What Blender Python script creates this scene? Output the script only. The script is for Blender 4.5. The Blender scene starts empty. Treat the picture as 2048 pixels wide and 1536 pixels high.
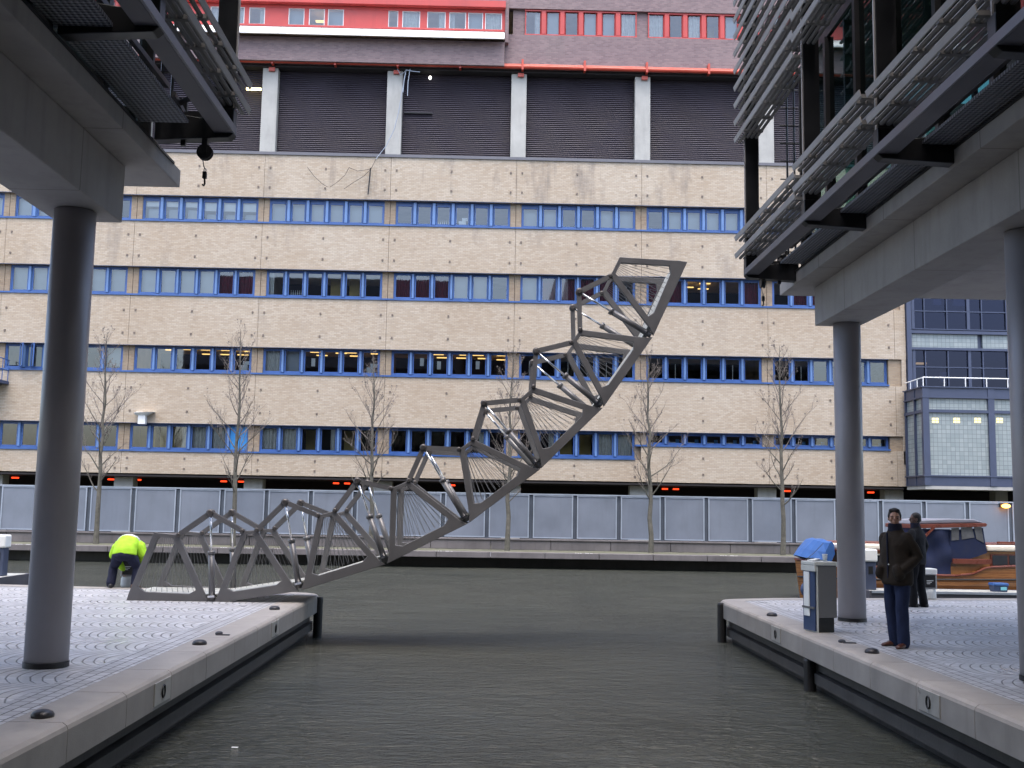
import bpy, bmesh, math, random
from math import sin, cos, pi, sqrt, radians, floor, atan2
from mathutils import Vector, Matrix, noise as mnoise

S = bpy.context.scene
COL = S.collection
random.seed(7)

# ------------------------------------------------------------------ camera geometry (measured from the vanishing points)
F, CX, CY = 2150.0, 1024.0, 768.0
_d = Vector((983 - CX, 1015 - CY, F)).normalized()
_u = Vector((1340 - CX, -18700.0, F)); _u -= _d * _u.dot(_d); _u.normalize()
_r = _d.cross(_u)
if _r.x < 0: _r = -_r
EYE = Vector((0, 0, 1.7))
def _ray(px, py):
    v = Vector((px - CX, py - CY, F))
    return Vector((_r.dot(v), _d.dot(v), _u.dot(v)))
def at(px, py, Y):
    v = _ray(px, py); return EYE + v * (Y / v.y)
def ground(px, py, z=0.0):
    v = _ray(px, py); return EYE + v * ((z - EYE.z) / v.z)

# ------------------------------------------------------------------ mesh builder
class MB:
    def __init__(s): s.v = []; s.f = []
    def add(s, vs, fs):
        b = len(s.v); s.v += [Vector(p) for p in vs]; s.f += [tuple(i + b for i in f) for f in fs]; return s
    def box(s, x0, x1, y0, y1, z0, z1):
        return s.add([(x0,y0,z0),(x1,y0,z0),(x1,y1,z0),(x0,y1,z0),(x0,y0,z1),(x1,y0,z1),(x1,y1,z1),(x0,y1,z1)],
                     [(0,3,2,1),(4,5,6,7),(0,1,5,4),(1,2,6,5),(2,3,7,6),(3,0,4,7)])
    def bar(s, p, q, w, h, up=(0, 0, 1)):
        p = Vector(p); q = Vector(q); d = (q - p).normalized(); a = d.cross(Vector(up))
        if a.length < 1e-4: a = d.cross(Vector((0, 1, 0)))
        a.normalize(); b = a.cross(d).normalized(); a = a * w / 2; b = b * h / 2
        return s.add([p-a-b, p+a-b, p+a+b, p-a+b, q-a-b, q+a-b, q+a+b, q-a+b],
                     [(0,1,2,3),(7,6,5,4),(0,4,5,1),(1,5,6,2),(2,6,7,3),(3,7,4,0)])
    def tube(s, pts, rad, n=8, cap=True, squash=None):
        pts = [Vector(p) for p in pts]
        if not isinstance(rad, (list, tuple)): rad = [rad] * len(pts)
        rings = []; pa = None
        for i, p in enumerate(pts):
            t = (pts[min(i+1, len(pts)-1)] - pts[max(i-1, 0)]).normalized()
            if pa is None:
                a = t.cross(Vector((0, 0, 1)))
                if a.length < 1e-2: a = t.cross(Vector((0, 1, 0)))
            else: a = pa - t * pa.dot(t)
            a.normalize(); pa = a; b = t.cross(a)
            rings.append([p + (a * cos(2*pi*k/n) + b * sin(2*pi*k/n)) * rad[i] for k in range(n)])
        vs = [v for r in rings for v in r]; fs = []
        for i in range(len(pts)-1):
            for k in range(n):
                fs.append((i*n+k, i*n+(k+1)%n, (i+1)*n+(k+1)%n, (i+1)*n+k))
        if cap:
            fs.append(tuple(range(n-1, -1, -1))); fs.append(tuple((len(pts)-1)*n + k for k in range(n)))
        return s.add(vs, fs)
    def loft(s, rings):
        n = len(rings[0]); vs = [v for r in rings for v in r]; fs = []
        for i in range(len(rings)-1):
            for k in range(n): fs.append((i*n+k, i*n+(k+1)%n, (i+1)*n+(k+1)%n, (i+1)*n+k))
        fs.append(tuple(range(n-1, -1, -1))); fs.append(tuple((len(rings)-1)*n + k for k in range(n)))
        return s.add(vs, fs)
    def lathe(s, c, prof, n=24):
        c = Vector(c)
        return s.loft([[c + Vector((r*cos(2*pi*k/n), r*sin(2*pi*k/n), z)) for k in range(n)] for r, z in prof])
    def prism(s, poly, y0, y1):           # polygon of (x, z), swept along Y
        n = len(poly)
        vs = [(x, y0, z) for x, z in poly] + [(x, y1, z) for x, z in poly]
        fs = [tuple(range(n)), tuple(range(2*n-1, n-1, -1))] + [(k, k+n, (k+1)%n+n, (k+1)%n) for k in range(n)]
        return s.add(vs, fs)
    def ell(s, c, rx, ry, rz, nu=16, nv=10, M=None):
        c = Vector(c); rings = []
        for j in range(nv+1):
            t = -pi/2 + pi * (0.02 + 0.96*j/nv)
            r = []
            for k in range(nu):
                p = Vector((rx*cos(t)*cos(2*pi*k/nu), ry*cos(t)*sin(2*pi*k/nu), rz*sin(t)))
                if M: p = M @ p
                r.append(c + p)
            rings.append(r)
        return s.loft(rings)
    def cap(s, pts, rad, n=12):           # tube with rounded ends
        pts = [Vector(p) for p in pts]; rad = list(rad) if isinstance(rad, (list, tuple)) else [rad]*len(pts)
        d0 = (pts[0]-pts[1]).normalized(); d1 = (pts[-1]-pts[-2]).normalized()
        a = [pts[0] + d0*rad[0]*k for k in (.96, .7)]; ar = [rad[0]*.25, rad[0]*.72]
        b = [pts[-1] + d1*rad[-1]*k for k in (.7, .96)]; br = [rad[-1]*.72, rad[-1]*.25]
        return s.tube(a + pts + b, ar + rad + br, n)
    def xf(s, M):
        s.v = [M @ p for p in s.v]; return s
    def build(s, name, mat, parent=None, smooth=False, bevel=0, label=None, remesh=0, sub=0, fix=False, disp=None):
        o0 = ORG.get(parent, Vector((0, 0, 0)))
        me = bpy.data.meshes.new(name)
        me.from_pydata([tuple(p - o0) for p in s.v], [], s.f)
        o = bpy.data.objects.new(name, me); COL.objects.link(o)
        if parent: o.parent = parent
        ORG[o] = o0.copy()
        if mat: me.materials.append(mat)
        if fix:
            bm = bmesh.new(); bm.from_mesh(me); bmesh.ops.recalc_face_normals(bm, faces=bm.faces); bm.to_mesh(me); bm.free()
        if remesh or bevel:
            if remesh:
                m = o.modifiers.new('r', 'REMESH'); m.mode = 'VOXEL'; m.voxel_size = remesh
                m = o.modifiers.new('s', 'SMOOTH'); m.factor = .5; m.iterations = 5
            if bevel:
                m = o.modifiers.new('b', 'BEVEL'); m.width = bevel; m.segments = 2; m.limit_method = 'ANGLE'
            dg = bpy.context.evaluated_depsgraph_get()
            nm = bpy.data.meshes.new_from_object(o.evaluated_get(dg)); o.modifiers.clear(); o.data = nm
            if mat and not nm.materials: nm.materials.append(mat)
        if disp:
            for v in o.data.vertices: v.co = disp(v.co + o0) - o0
        if smooth:
            for p in o.data.polygons: p.use_smooth = True
        if label: o['label'] = label
        return o
ORG = {}
def thing(name, label, cat, loc=(0, 0, 0), group=None):
    o = bpy.data.objects.new(name, None); COL.objects.link(o); o.location = loc; o.empty_display_size = .2
    ORG[o] = Vector(loc); return tag(o, label, cat, group)
def tag(o, label, cat, group=None):
    o['label'] = label; o['category'] = cat
    if group: o['group'] = group
    return o
def struct(o):
    o['kind'] = 'structure'; return o
def settled(o):                            # give a one-mesh thing its own origin at the base of its mesh
    vs = [v.co for v in o.data.vertices]
    c = Vector((sum(v.x for v in vs)/len(vs), sum(v.y for v in vs)/len(vs), min(v.z for v in vs)))
    for v in o.data.vertices: v.co = v.co - c
    o.location = o.location + c; ORG[o] = o.location.copy(); return o
def dup(o, loc, label=None):
    def cp(q, par):
        c = q.copy(); COL.objects.link(c)
        if par: c.parent = par
        for ch in q.children: cp(ch, c)
        return c
    c = cp(o, None); c.location = loc
    if label: c['label'] = label
    return c

# ------------------------------------------------------------------ materials
class G:
    def __init__(s, name):
        s.m = bpy.data.materials.new(name); s.m.use_nodes = True; s.t = s.m.node_tree; s.t.nodes.clear()
        s.out = s.t.nodes.new('ShaderNodeOutputMaterial')
    def n(s, ty, ins=None, **kw):
        nd = s.t.nodes.new(ty)
        for k, v in kw.items(): setattr(nd, k, v)
        for k, v in (ins or {}).items(): s.set(nd.inputs[k], v)
        return nd
    def set(s, sock, v):
        if isinstance(v, bpy.types.NodeSocket): s.t.links.new(v, sock)
        elif v is not None:
            if isinstance(v, (tuple, list)) and len(v) == 3 and len(sock.default_value) == 4: v = (*v, 1)
            sock.default_value = v
    def M(s, op, a, b=None, c=None):
        nd = s.t.nodes.new('ShaderNodeMath'); nd.operation = op
        for i, v in enumerate((a, b, c)):
            if v is not None: s.set(nd.inputs[i], v)
        return nd.outputs[0]
    def pos(s): return s.n('ShaderNodeNewGeometry').outputs['Position']
    def sep(s, v):
        nd = s.n('ShaderNodeSeparateXYZ', {0: v}); return nd.outputs
    def comb(s, x, y, z): return s.n('ShaderNodeCombineXYZ', {0: x, 1: y, 2: z}).outputs[0]
    def vscale(s, v, sc):
        nd = s.n('ShaderNodeVectorMath', {0: v, 1: sc}, operation='MULTIPLY'); return nd.outputs[0]
    def noise(s, v, scale, detail=4, rough=.55, dist=0):
        return s.n('ShaderNodeTexNoise', {'Vector': v, 'Scale': scale, 'Detail': detail, 'Roughness': rough, 'Distortion': dist}).outputs[0]
    def mix(s, f, a, b, mode='MIX'):
        nd = s.n('ShaderNodeMix', data_type='RGBA', blend_type=mode)
        s.set(nd.inputs[0], f); s.set(nd.inputs[6], a); s.set(nd.inputs[7], b); return nd.outputs[2]
    def ramp(s, v, lo, hi, a=0., b=1.):
        return s.n('ShaderNodeMapRange', {0: v, 1: lo, 2: hi, 3: a, 4: b}).outputs[0]
    def bump(s, h, strength, dist):
        return s.n('ShaderNodeBump', {'Height': h, 'Strength': strength, 'Distance': dist}).outputs[0]
    def bsdf(s, col, rough=.6, metal=0, normal=None, spec=.5, **kw):
        ins = {'Base Color': col, 'Roughness': rough, 'Metallic': metal, 'Specular IOR Level': spec}
        if normal is not None: ins['Normal'] = normal
        ins.update(kw)
        nd = s.n('ShaderNodeBsdfPrincipled', ins); s.t.links.new(nd.outputs[0], s.out.inputs[0]); return s.m
    def surf(s, sock): s.t.links.new(sock, s.out.inputs[0]); return s.m

def pm(name, col, rough=.6, metal=0, var=.12, scale=2., bump=0., bscale=40., streak=0., spec=.5, rvar=.1):
    g = G(name); p = g.pos()
    n1 = g.noise(p, scale, 5, .6)
    c = g.mix(g.ramp(n1, .3, .7), tuple(x*(1-var) for x in col), tuple(min(1, x*(1+var)) for x in col))
    if streak:
        n2 = g.noise(g.vscale(p, (1, 1, .12)), 5., 4, .6)
        c = g.mix(g.ramp(n2, .52, .75, 0, streak), c, tuple(x*.35 for x in col))
    nm = None
    if bump: nm = g.bump(g.noise(p, bscale, 3), bump, .01)
    r = g.ramp(n1, .3, .7, max(.02, rough-rvar), min(1, rough+rvar))
    return g.bsdf(c, r, metal, nm, spec)

def emis(name, col, strength):
    g = G(name); e = g.n('ShaderNodeEmission', {'Color': (*col, 1), 'Strength': strength}); return g.surf(e.outputs[0])

def glass(name, tint, refl=.06, rough=.02, gcol=(.9, .95, 1)):
    g = G(name)
    fr = g.n('ShaderNodeFresnel', {'IOR': 1.5}).outputs[0]
    f = g.M('ADD', fr, refl)
    wob = g.bump(g.noise(g.pos(), 1.3, 2), .012, .05)
    gl = g.n('ShaderNodeBsdfGlossy', {'Color': (*gcol, 1), 'Roughness': rough, 'Normal': wob})
    tr = g.n('ShaderNodeBsdfTransparent', {'Color': (*tint, 1)})
    mx = g.n('ShaderNodeMixShader', {0: f, 1: tr.outputs[0], 2: gl.outputs[0]})
    return g.surf(mx.outputs[0])

def brick(name, c1, c2, mortar, soot=.5, patch=(.8, .75, .72), yshift=0):
    g = G(name); p = g.pos(); x, y, z = g.sep(p)
    uv = g.comb(g.M('ADD', x, y), z, 0)
    b = g.n('ShaderNodeTexBrick', {'Vector': uv, 'Color1': (*c1, 1), 'Color2': (*c2, 1), 'Mortar': (*mortar, 1), 'Scale': 1,
             'Mortar Size': .010, 'Mortar Smooth': .3, 'Bias': 0, 'Brick Width': .225, 'Row Height': .075})
    big = g.noise(p, .22, 4, .6)
    c = g.mix(g.ramp(big, .35, .65, 0, .6), b.outputs[0], g.mix(1, b.outputs[0], (*patch, 1), 'MULTIPLY'))
    fine = g.noise(g.vscale(p, (4.4, 4.4, 13.3)), 1., 2)
    c = g.mix(g.ramp(fine, .62, .72, 0, .38), c, g.mix(1, c, (.62, .58, .55, 1), 'MULTIPLY'))
    # soot that has run down below the window sills of the upper storeys
    st = g.noise(g.vscale(p, (1.3, 1.3, .35)), .9, 5, .65)
    hi = g.ramp(z, 8, 17)
    sm = g.M('MULTIPLY', g.ramp(st, .54, .72, 0, soot), hi)
    c = g.mix(sm, c, (.13, .12, .12, 1))
    nm = g.bump(b.outputs[1], .35, -.01)
    return g.bsdf(c, .85, 0, nm, .2)

def concrete(name, col, boards=True):
    g = G(name); p = g.pos(); x, y, z = g.sep(p)
    n1 = g.noise(p, .8, 6, .65); n2 = g.noise(g.vscale(p, (3, 3, .5)), 1.6, 5, .6)
    c = g.mix(g.ramp(n1, .3, .7), tuple(v*.84 for v in col), tuple(v*1.1 for v in col))
    c = g.mix(g.ramp(n2, .5, .75, 0, .35), c, tuple(v*.55 for v in col))
    pores = g.noise(p, 60, 2)
    c = g.mix(g.ramp(pores, .66, .72, 0, .4), c, tuple(v*.5 for v in col))
    if boards:
        jy = g.M('ABSOLUTE', g.M('SUBTRACT', g.M('FRACT', g.M('DIVIDE', g.M('ADD', y, .4), 2.75)), .5))
        c = g.mix(g.ramp(jy, .495, .498, 0, .6), c, tuple(v*.3 for v in col))
    nm = g.bump(g.M('ADD', n1, g.M('MULTIPLY', pores, .2)), .15, .01)
    return g.bsdf(c, .7, 0, nm, .3)

def setts(name):
    g = G(name); p = g.pos(); x, y, z = g.sep(p)
    w, R, s = 1.15, .80, .115
    wob = g.noise(p, 2.2, 3)
    xx = g.M('ADD', x, g.M('MULTIPLY', g.M('SUBTRACT', wob, .5), .05))
    band = g.M('DIVIDE', g.M('ADD', y, g.M('MULTIPLY', g.M('SUBTRACT', wob, .5), .06)), w)
    bid = g.M('FLOOR', band)
    v = g.M('MULTIPLY', g.M('SUBTRACT', g.M('FRACT', band), .5), w)
    gg = g.M('SQRT', g.M('SUBTRACT', R*R, g.M('MULTIPLY', v, v)))
    q = g.M('DIVIDE', g.M('ADD', g.M('ADD', xx, gg), g.M('MULTIPLY', bid, .047)), s)
    row = g.M('FLOOR', q); fr = g.M('FRACT', q)
    t = g.M('ADD', g.M('DIVIDE', g.M('MULTIPLY', g.M('ARCSINE', g.M('DIVIDE', v, R)), R), s), g.M('MULTIPLY', row, .5))
    colid = g.M('FLOOR', t); fc = g.M('FRACT', t)
    dr = g.M('MINIMUM', fr, g.M('SUBTRACT', 1, fr)); dc = g.M('MINIMUM', fc, g.M('SUBTRACT', 1, fc))
    h = g.M('MULTIPLY', g.ramp(dr, .02, .13), g.ramp(dc, .0, .09, .45, 1))
    rnd = g.n('ShaderNodeTexWhiteNoise', {'Vector': g.comb(row, colid, bid)}, noise_dimensions='3D').outputs[0]
    base = g.mix(rnd, (.43, .435, .455), (.63, .64, .68))
    big = g.noise(p, .7, 5, .6)
    base = g.mix(g.ramp(big, .35, .7, 0, .45), base, (.31, .315, .33))
    warm = g.noise(p, 2.5, 3)
    base = g.mix(g.ramp(warm, .62, .75, 0, .25), base, (.38, .32, .27))
    c = g.mix(g.ramp(h, 0, .8), (.06, .06, .066), base)
    nm = g.bump(g.M('ADD', h, g.M('MULTIPLY', g.noise(p, 45, 2), .15)), .7, .012)
    return g.bsdf(c, g.ramp(big, .35, .7, .24, .5), 0, nm, .5)

def straight_setts(name):
    g = G(name); p = g.pos(); x, y, z = g.sep(p)
    b = g.n('ShaderNodeTexBrick', {'Vector': g.comb(y, x, 0), 'Color1': (.36, .365, .385, 1), 'Color2': (.52, .53, .56, 1), 'Mortar': (.06, .06, .066, 1),
            'Scale': 1, 'Mortar Size': .009, 'Mortar Smooth': .3, 'Brick Width': .17, 'Row Height': .117})
    c = g.mix(g.ramp(g.noise(p, 1.2, 4), .35, .7, 0, .4), b.outputs[0], (.25, .25, .26))
    return g.bsdf(c, .5, 0, g.bump(b.outputs[1], .5, -.01))

def water_mat():
    g = G('canal_water'); p = g.pos(); x, y, z = g.sep(p)
    d = g.noise(p, .22, 3)
    a = g.noise(g.vscale(p, (1., 2.2, 1)), 2.3, 4, .62, .7)
    b = g.noise(g.vscale(p, (1.2, 2.6, 1)), 7., 3, .55, .4)
    c = g.noise(g.vscale(p, (1., 1.3, 1)), .7, 2)
    e = g.noise(g.vscale(p, (1., 2.2, 1)), 17., 2, .5)
    h = g.M('ADD', g.M('ADD', g.M('ADD', g.M('MULTIPLY', a, .5), g.M('MULTIPLY', b, .26)), g.M('MULTIPLY', c, .6)), g.M('MULTIPLY', e, .09))
    amp = g.ramp(d, .35, .65, .55, 1.)
    nm = g.n('ShaderNodeBump', {'Height': h, 'Strength': amp, 'Distance': .30}).outputs[0]
    col = g.mix(g.ramp(g.noise(p, .5, 4), .3, .7), (.043, .048, .041), (.058, .063, .053))
    return g.bsdf(col, .05, 0, nm, .5, IOR=1.33)

MAT = {}
def mats():
    m = MAT
    m['brick'] = brick('buff_brick', (.415, .347, .265), (.50, .437, .355), (.355, .315, .268), .5, (.86, .80, .74))
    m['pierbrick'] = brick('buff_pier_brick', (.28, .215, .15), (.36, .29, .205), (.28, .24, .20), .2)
    m['purple'] = brick('purple_brick', (.19, .14, .145), (.27, .20, .20), (.22, .195, .20), .2, (.85, .8, .85))
    m['blue'] = pm('blue_window_paint', (.040, .10, .285), .42, 0, .18, 1.5, 0, 40, .12)
    m['bluelite'] = pm('faded_blue_paint', (.105, .195, .39), .45, 0, .15, 1.5, 0, 40, .1)
    m['bluedark'] = pm('dark_blue_paint', (.03, .055, .13), .5)
    m['bluepanel'] = pm('bright_blue_board', (.02, .20, .50), .5)
    m['red'] = pm('red_cladding', (.44, .052, .048), .5, 0, .12, .8, 0, 40, .15)
    m['redpipe'] = pm('red_pipe_paint', (.46, .062, .036), .4, 0, .12, 1)
    m['darkclad'] = pm('dark_ribbed_cladding', (.034, .029, .042), .6, 0, .15, .6, 0, 40, .2)
    m['concrete'] = concrete('weathered_concrete', (.40, .40, .38), False)
    m['beamcon'] = concrete('smooth_concrete', (.36, .34, .32), True)
    m['colcon'] = pm('painted_steel_column', (.38, .36, .368), .38, 0, .06, 1.3, .06, 90, .08)
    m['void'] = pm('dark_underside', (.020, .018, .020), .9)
    m['granite'] = pm('granite_coping', (.30, .28, .262), .6, 0, .16, 2.3, .25, 120, .18)
    m['setts'] = setts('granite_sett_fans'); m['edge_setts'] = straight_setts('straight_sett_courses')
    m['wetwall'] = pm('wet_dark_quay_wall', (.045, .042, .040), .45, 0, .35, 1.2, .4, 25, .5)
    m['timber'] = pm('weathered_dock_timber', (.075, .068, .062), .7, 0, .3, 1.8, .3, 30, .4)
    m['pile'] = pm('black_rubber_pile', (.016, .016, .018), .5)
    m['water'] = water_mat()
    m['stone'] = pm('grey_stone_wall', (.125, .115, .118), .8, 0, .25, 1.1, .3, 20, .35)
    m['moss'] = pm('mossy_paving', (.105, .108, .075), .85, 0, .35, 1.5, .3, 20)
    m['fence'] = pm('grey_mesh_sheet', (.165, .19, .235), .5, .1, .10, .9, .05, 90, .12)
    m['fenceframe'] = pm('galvanised_frame', (.30, .345, .41), .45, .2, .1, 2)
    m['fencepost'] = pm('dark_fence_post', (.07, .085, .11), .5, .2)
    m['bark'] = pm('grey_green_bark', (.10, .095, .078), .9, 0, .35, 6, .5, 40)
    m['twig'] = pm('dark_twig', (.15, .13, .118), .9, 0, .3, 4)
    m['bridge'] = pm('grey_bridge_paint', (.135, .135, .142), .45, .25, .10, 2.2, .04, 60, .10)
    m['ram'] = pm('ram_body_paint', (.13, .13, .137), .35, .3, .1, 3)
    m['chrome'] = pm('chrome_rod', (.75, .76, .78), .16, 1., .05, 3)
    m['pin'] = pm('dark_hinge_pin', (.09, .085, .085), .45, .5, .2, 5)
    m['deck'] = pm('pale_deck_plank', (.42, .43, .40), .6, .2, .14, 4, .15, 40)
    m['cable'] = pm('steel_cable', (.20, .20, .20), .4, .7, .1, 6)
    m['blacksteel'] = pm('black_painted_steel', (.014, .014, .016), .42, .2, .2, 3)
    m['louver'] = pm('grey_metal_louvre', (.40, .385, .375), .55, .1, .14, 1.6, 0, 40, .15)
    m['louvertube'] = pm('grey_louvre_tube', (.20, .195, .19), .6, .1, .2, 1.1)
    m['channel'] = pm('grey_edge_channel', (.12, .12, .135), .45, .3, .1, 1.2, 0, 40, .12)
    m['tealglass'] = glass('tinted_green_glass', (.28, .46, .43), .07, .02, (.72, .85, .85))
    m['winglass'] = glass('window_glass', (.84, .88, .88), .075)
    m['blueglass'] = glass('dark_blue_glass', (.16, .18, .30), .02, .03, (.42, .46, .74))
    m['floorint'] = pm('office_interior', (.10, .10, .10), .8)
    m['roomwall'] = pm('room_wall', (.72, .60, .45), .9, 0, .3, .5)
    m['glassblock'] = glassblock()
    m['steelblue'] = pm('blue_grey_frame', (.055, .07, .12), .45, .2, .1, 1.5)
    m['white'] = pm('white_painted_metal', (.78, .80, .80), .4, 0, .06, 2)
    m['offwhite'] = pm('dull_white_blind', (.62, .65, .66), .8, 0, .08, 1.5)
    m['paleblind'] = pm('grey_blind', (.34, .39, .44), .8, 0, .1, .8)
    m['maroon'] = pm('maroon_curtain', (.13, .015, .03), .9, 0, .3, 6)
    m['netcurtain'] = pm('net_curtain', (.60, .62, .60), .9, 0, .15, 7)
    m['yellowwall'] = pm('yellow_room_wall', (.55, .42, .14), .9, 0, .2, 1)
    m['paper'] = pm('paper_notice', (.78, .80, .80), .8, 0, .04, 9)
    m['lampwarm'] = emis('warm_ceiling_lamp', (1., .62, .20), .55)
    m['lampred'] = emis('red_heat_lamp', (1., .055, .014), .7)
    m['lamporange'] = emis('orange_street_lamp', (1., .36, .05), 4.)
    m['lampyel'] = emis('yellow_tube_lamp', (1., .82, .35), 2.2)
    m['lampwhite'] = emis('white_floodlight', (1., .95, .85), 2.5)
    m['lampblock'] = emis('lamp_behind_glass_block', (1., .80, .30), .9)
def glassblock():
    g = G('glass_block'); p = g.pos(); x, y, z = g.sep(p)
    b = g.n('ShaderNodeTexBrick', {'Vector': g.comb(g.M('ADD', x, y), z, 0), 'Color1': (.22, .265, .275, 1), 'Color2': (.28, .325, .33, 1), 'Mortar': (.13, .155, .18, 1),
            'Scale': 1, 'Mortar Size': .012, 'Mortar Smooth': .5, 'Brick Width': .2, 'Row Height': .2}, offset=0)
    return g.bsdf(b.outputs[0], .25, 0, g.bump(g.noise(p, 14, 2), .2, .02), .5)
mats()

# ------------------------------------------------------------------ camera, sky, sun
cam = bpy.data.cameras.new('camera'); co = bpy.data.objects.new('camera', cam); COL.objects.link(co)
_c = [Vector((_r[i], _d[i], _u[i])) for i in range(3)]      # world images of the camera's x, y(down), z(forward)
co.matrix_world = Matrix(((_c[0].x, -_c[1].x, -_c[2].x, EYE.x), (_c[0].y, -_c[1].y, -_c[2].y, EYE.y), (_c[0].z, -_c[1].z, -_c[2].z, EYE.z), (0, 0, 0, 1)))
cam.sensor_width = 36; cam.lens = F / 2048 * 36; cam.clip_end = 2000; cam.clip_start = .05
S.camera = co
SUN_EL, SUN_AZ = radians(72), radians(182)     # azimuth from +Y, clockwise
w = bpy.data.worlds.new('World'); S.world = w; w.use_nodes = True
nt = w.node_tree; bg = nt.nodes['Background']
sky = nt.nodes.new('ShaderNodeTexSky'); sky.sky_type = 'NISHITA'; sky.sun_disc = False
sky.sun_elevation = SUN_EL; sky.sun_rotation = SUN_AZ; sky.air_density = 1.; sky.dust_density = 4.; sky.ozone_density = 1.
nt.links.new(sky.outputs[0], bg.inputs[0]); bg.inputs[1].default_value = .15
sl = bpy.data.lights.new('sun', 'SUN'); so = bpy.data.objects.new('sun', sl); COL.objects.link(so)
sl.energy = .5; sl.angle = radians(75); sl.color = (1, .985, .96)
sdir = Vector((sin(SUN_AZ)*cos(SUN_EL), cos(SUN_AZ)*cos(SUN_EL), sin(SUN_EL)))
so.rotation_euler = sdir.to_track_quat('Z', 'Y').to_euler(); so.location = (0, -20, 60)
S.view_settings.view_transform = 'Standard'; S.view_settings.look = 'None'; S.view_settings.exposure = 1.86; S.view_settings.gamma = 1
S.render.engine = 'CYCLES'
S.cycles.use_denoising = True; S.cycles.max_bounces = 8; S.cycles.transparent_max_bounces = 16; S.cycles.sample_clamp_indirect = 4
S.cycles.caustics_reflective = False; S.cycles.caustics_refractive = False
# ------------------------------------------------------------------ ground, water, quays
g = MB().box(-400, 400, -300, 400, -3.2, -3.0); struct(g.build('ground', MAT['stone']))
g = MB().add([(-90, -9, -.75), (90, -9, -.75), (90, 45.3, -.75), (-90, 45.3, -.75)], [(0, 1, 2, 3)])
struct(g.build('water', MAT['water']))

def offset(path, d):
    out = []
    for i, p in enumerate(path):
        a = Vector(path[max(0, i-1)]); b = Vector(path[min(len(path)-1, i+1)])
        t = (b - a).normalized(); out.append((p[0] - t.y*d, p[1] + t.x*d))
    return out
def resample(path, step):
    pts = [Vector(p) for p in path]; L = [0]
    for a, b in zip(pts, pts[1:]): L.append(L[-1] + (b-a).length)
    n = max(1, int(L[-1]/step)); out = []; j = 0
    for k in range(n+1):
        s = L[-1]*k/n
        while j < len(L)-2 and L[j+1] < s: j += 1
        f = (s-L[j])/(L[j+1]-L[j]); out.append(tuple(pts[j].lerp(pts[j+1], f)))
    return out

def quay(name, path, side, land, plates):
    """path: outer coping edge from near to far (x, y); side=+1 when land lies to the left of travel."""
    root = struct(thing(name, '', '')); del root['label']; del root['category']
    fine = resample(path, .15); inn = offset(fine, side*.47)
    prof = [(.0, -.30), (.0, -.05), (.012, -.02), (.045, .004), (.46, .004), (.46, -.30)]     # (inset, z)
    m = MB(); per = 9; k = 0
    while k < len(fine)-1:
        e = min(len(fine)-1, k+per); rings = []
        for i in range(k, e+1):
            p = Vector(fine[i]); q = Vector(inn[i]); t = (q-p).normalized(); tt = Vector((-t.y, t.x))
            sh = .005 if i == k else (-.005 if i == e else 0)
            if i in (k, e):
                dd = Vector(fine[min(i+1, len(fine)-1)]) - Vector(fine[max(i-1, 0)]); p = p + dd.normalized()*sh
            rings.append([Vector((p.x+t.x*a, p.y+t.y*a, z)) for a, z in prof])
        m.loft(rings); k = e
    m.build('coping', MAT['granite'], root, fix=True)
    # paving: straight courses beside the coping, then the fans
    b1 = offset(fine, side*.47); b2 = offset(fine, side*.83)
    m = MB(); n = len(fine)
    m.add([(x, y, .0) for x, y in b1] + [(x, y, .0) for x, y in b2], [(i, i+1, n+i+1, n+i) for i in range(n-1)])
    m.build('sett_border', MAT['edge_setts'], root, fix=True)
    poly = list(b2) + land
    bm = bmesh.new(); vs = [bm.verts.new((x, y, 0)) for x, y in poly]; f = bm.faces.new(vs); bmesh.ops.triangulate(bm, faces=[f])
    me = bpy.data.meshes.new('paving'); bm.to_mesh(me); bm.free()
    o = bpy.data.objects.new('paving', me); COL.objects.link(o); o.parent = root; me.materials.append(MAT['setts'])
    for p in me.polygons: p.use_smooth = False
    if me.polygons[0].normal.z < 0: me.flip_normals()
    # walls down to the water, stepped back under the coping
    m = MB(); w1 = offset(fine, side*.22)
    m.add([(x, y, -.30) for x, y in w1] + [(x, y, -3) for x, y in w1], [(i, i+1, n+i+1, n+i) for i in range(n-1)])
    m.build('quay_wall', MAT['wetwall'], root, fix=True)
    m = MB()
    for z0, z1, d in ((-.64, -.50, .10), (-.47, -.36, .16)):
        w2 = offset(fine, side*d)
        for i in range(n-1):
            a, b, c, e = w2[i], w2[i+1], w1[i+1], w1[i]
            m.add([(*a, z0), (*b, z0), (*c, z0), (*e, z0), (*a, z1), (*b, z1), (*c, z1), (*e, z1)], [(0,1,5,4), (4,5,6,7), (0,3,2,1)])
    m.build('waling_beam', MAT['timber'], root, fix=True)
    for px, py in plates:
        # square stainless plate with a ring pull, set in the coping face
        yy = at(px, py, 10).y
        Y = None
        for yt in [6 + .02*i for i in range(900)]:
            p = at(px, py, yt)
            if abs(p.x) >= abs(path[0][0]): Y = yt; break
        s = -1 if path[0][0] < 0 else 1
        p = at(px, py, Y); x = path[0][0]
        q = MB().box(min(x, x-s*.012), max(x, x-s*.012), p.y-.26, p.y+.26, -.265, -.045).build('plate', MAT['plate'], root, bevel=.004)
        r = MB(); r.tube([(x - s*.018, p.y + .045*cos(a*pi/6), -.155 + .06*sin(a*pi/6)) for a in range(13)], .009, 6, cap=False)
        r.build('ring', MAT['blacksteel'], q)
    return root
MAT['plate'] = pm('stainless_plate', (.50, .49, .47), .35, .5, .08, 6)

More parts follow.
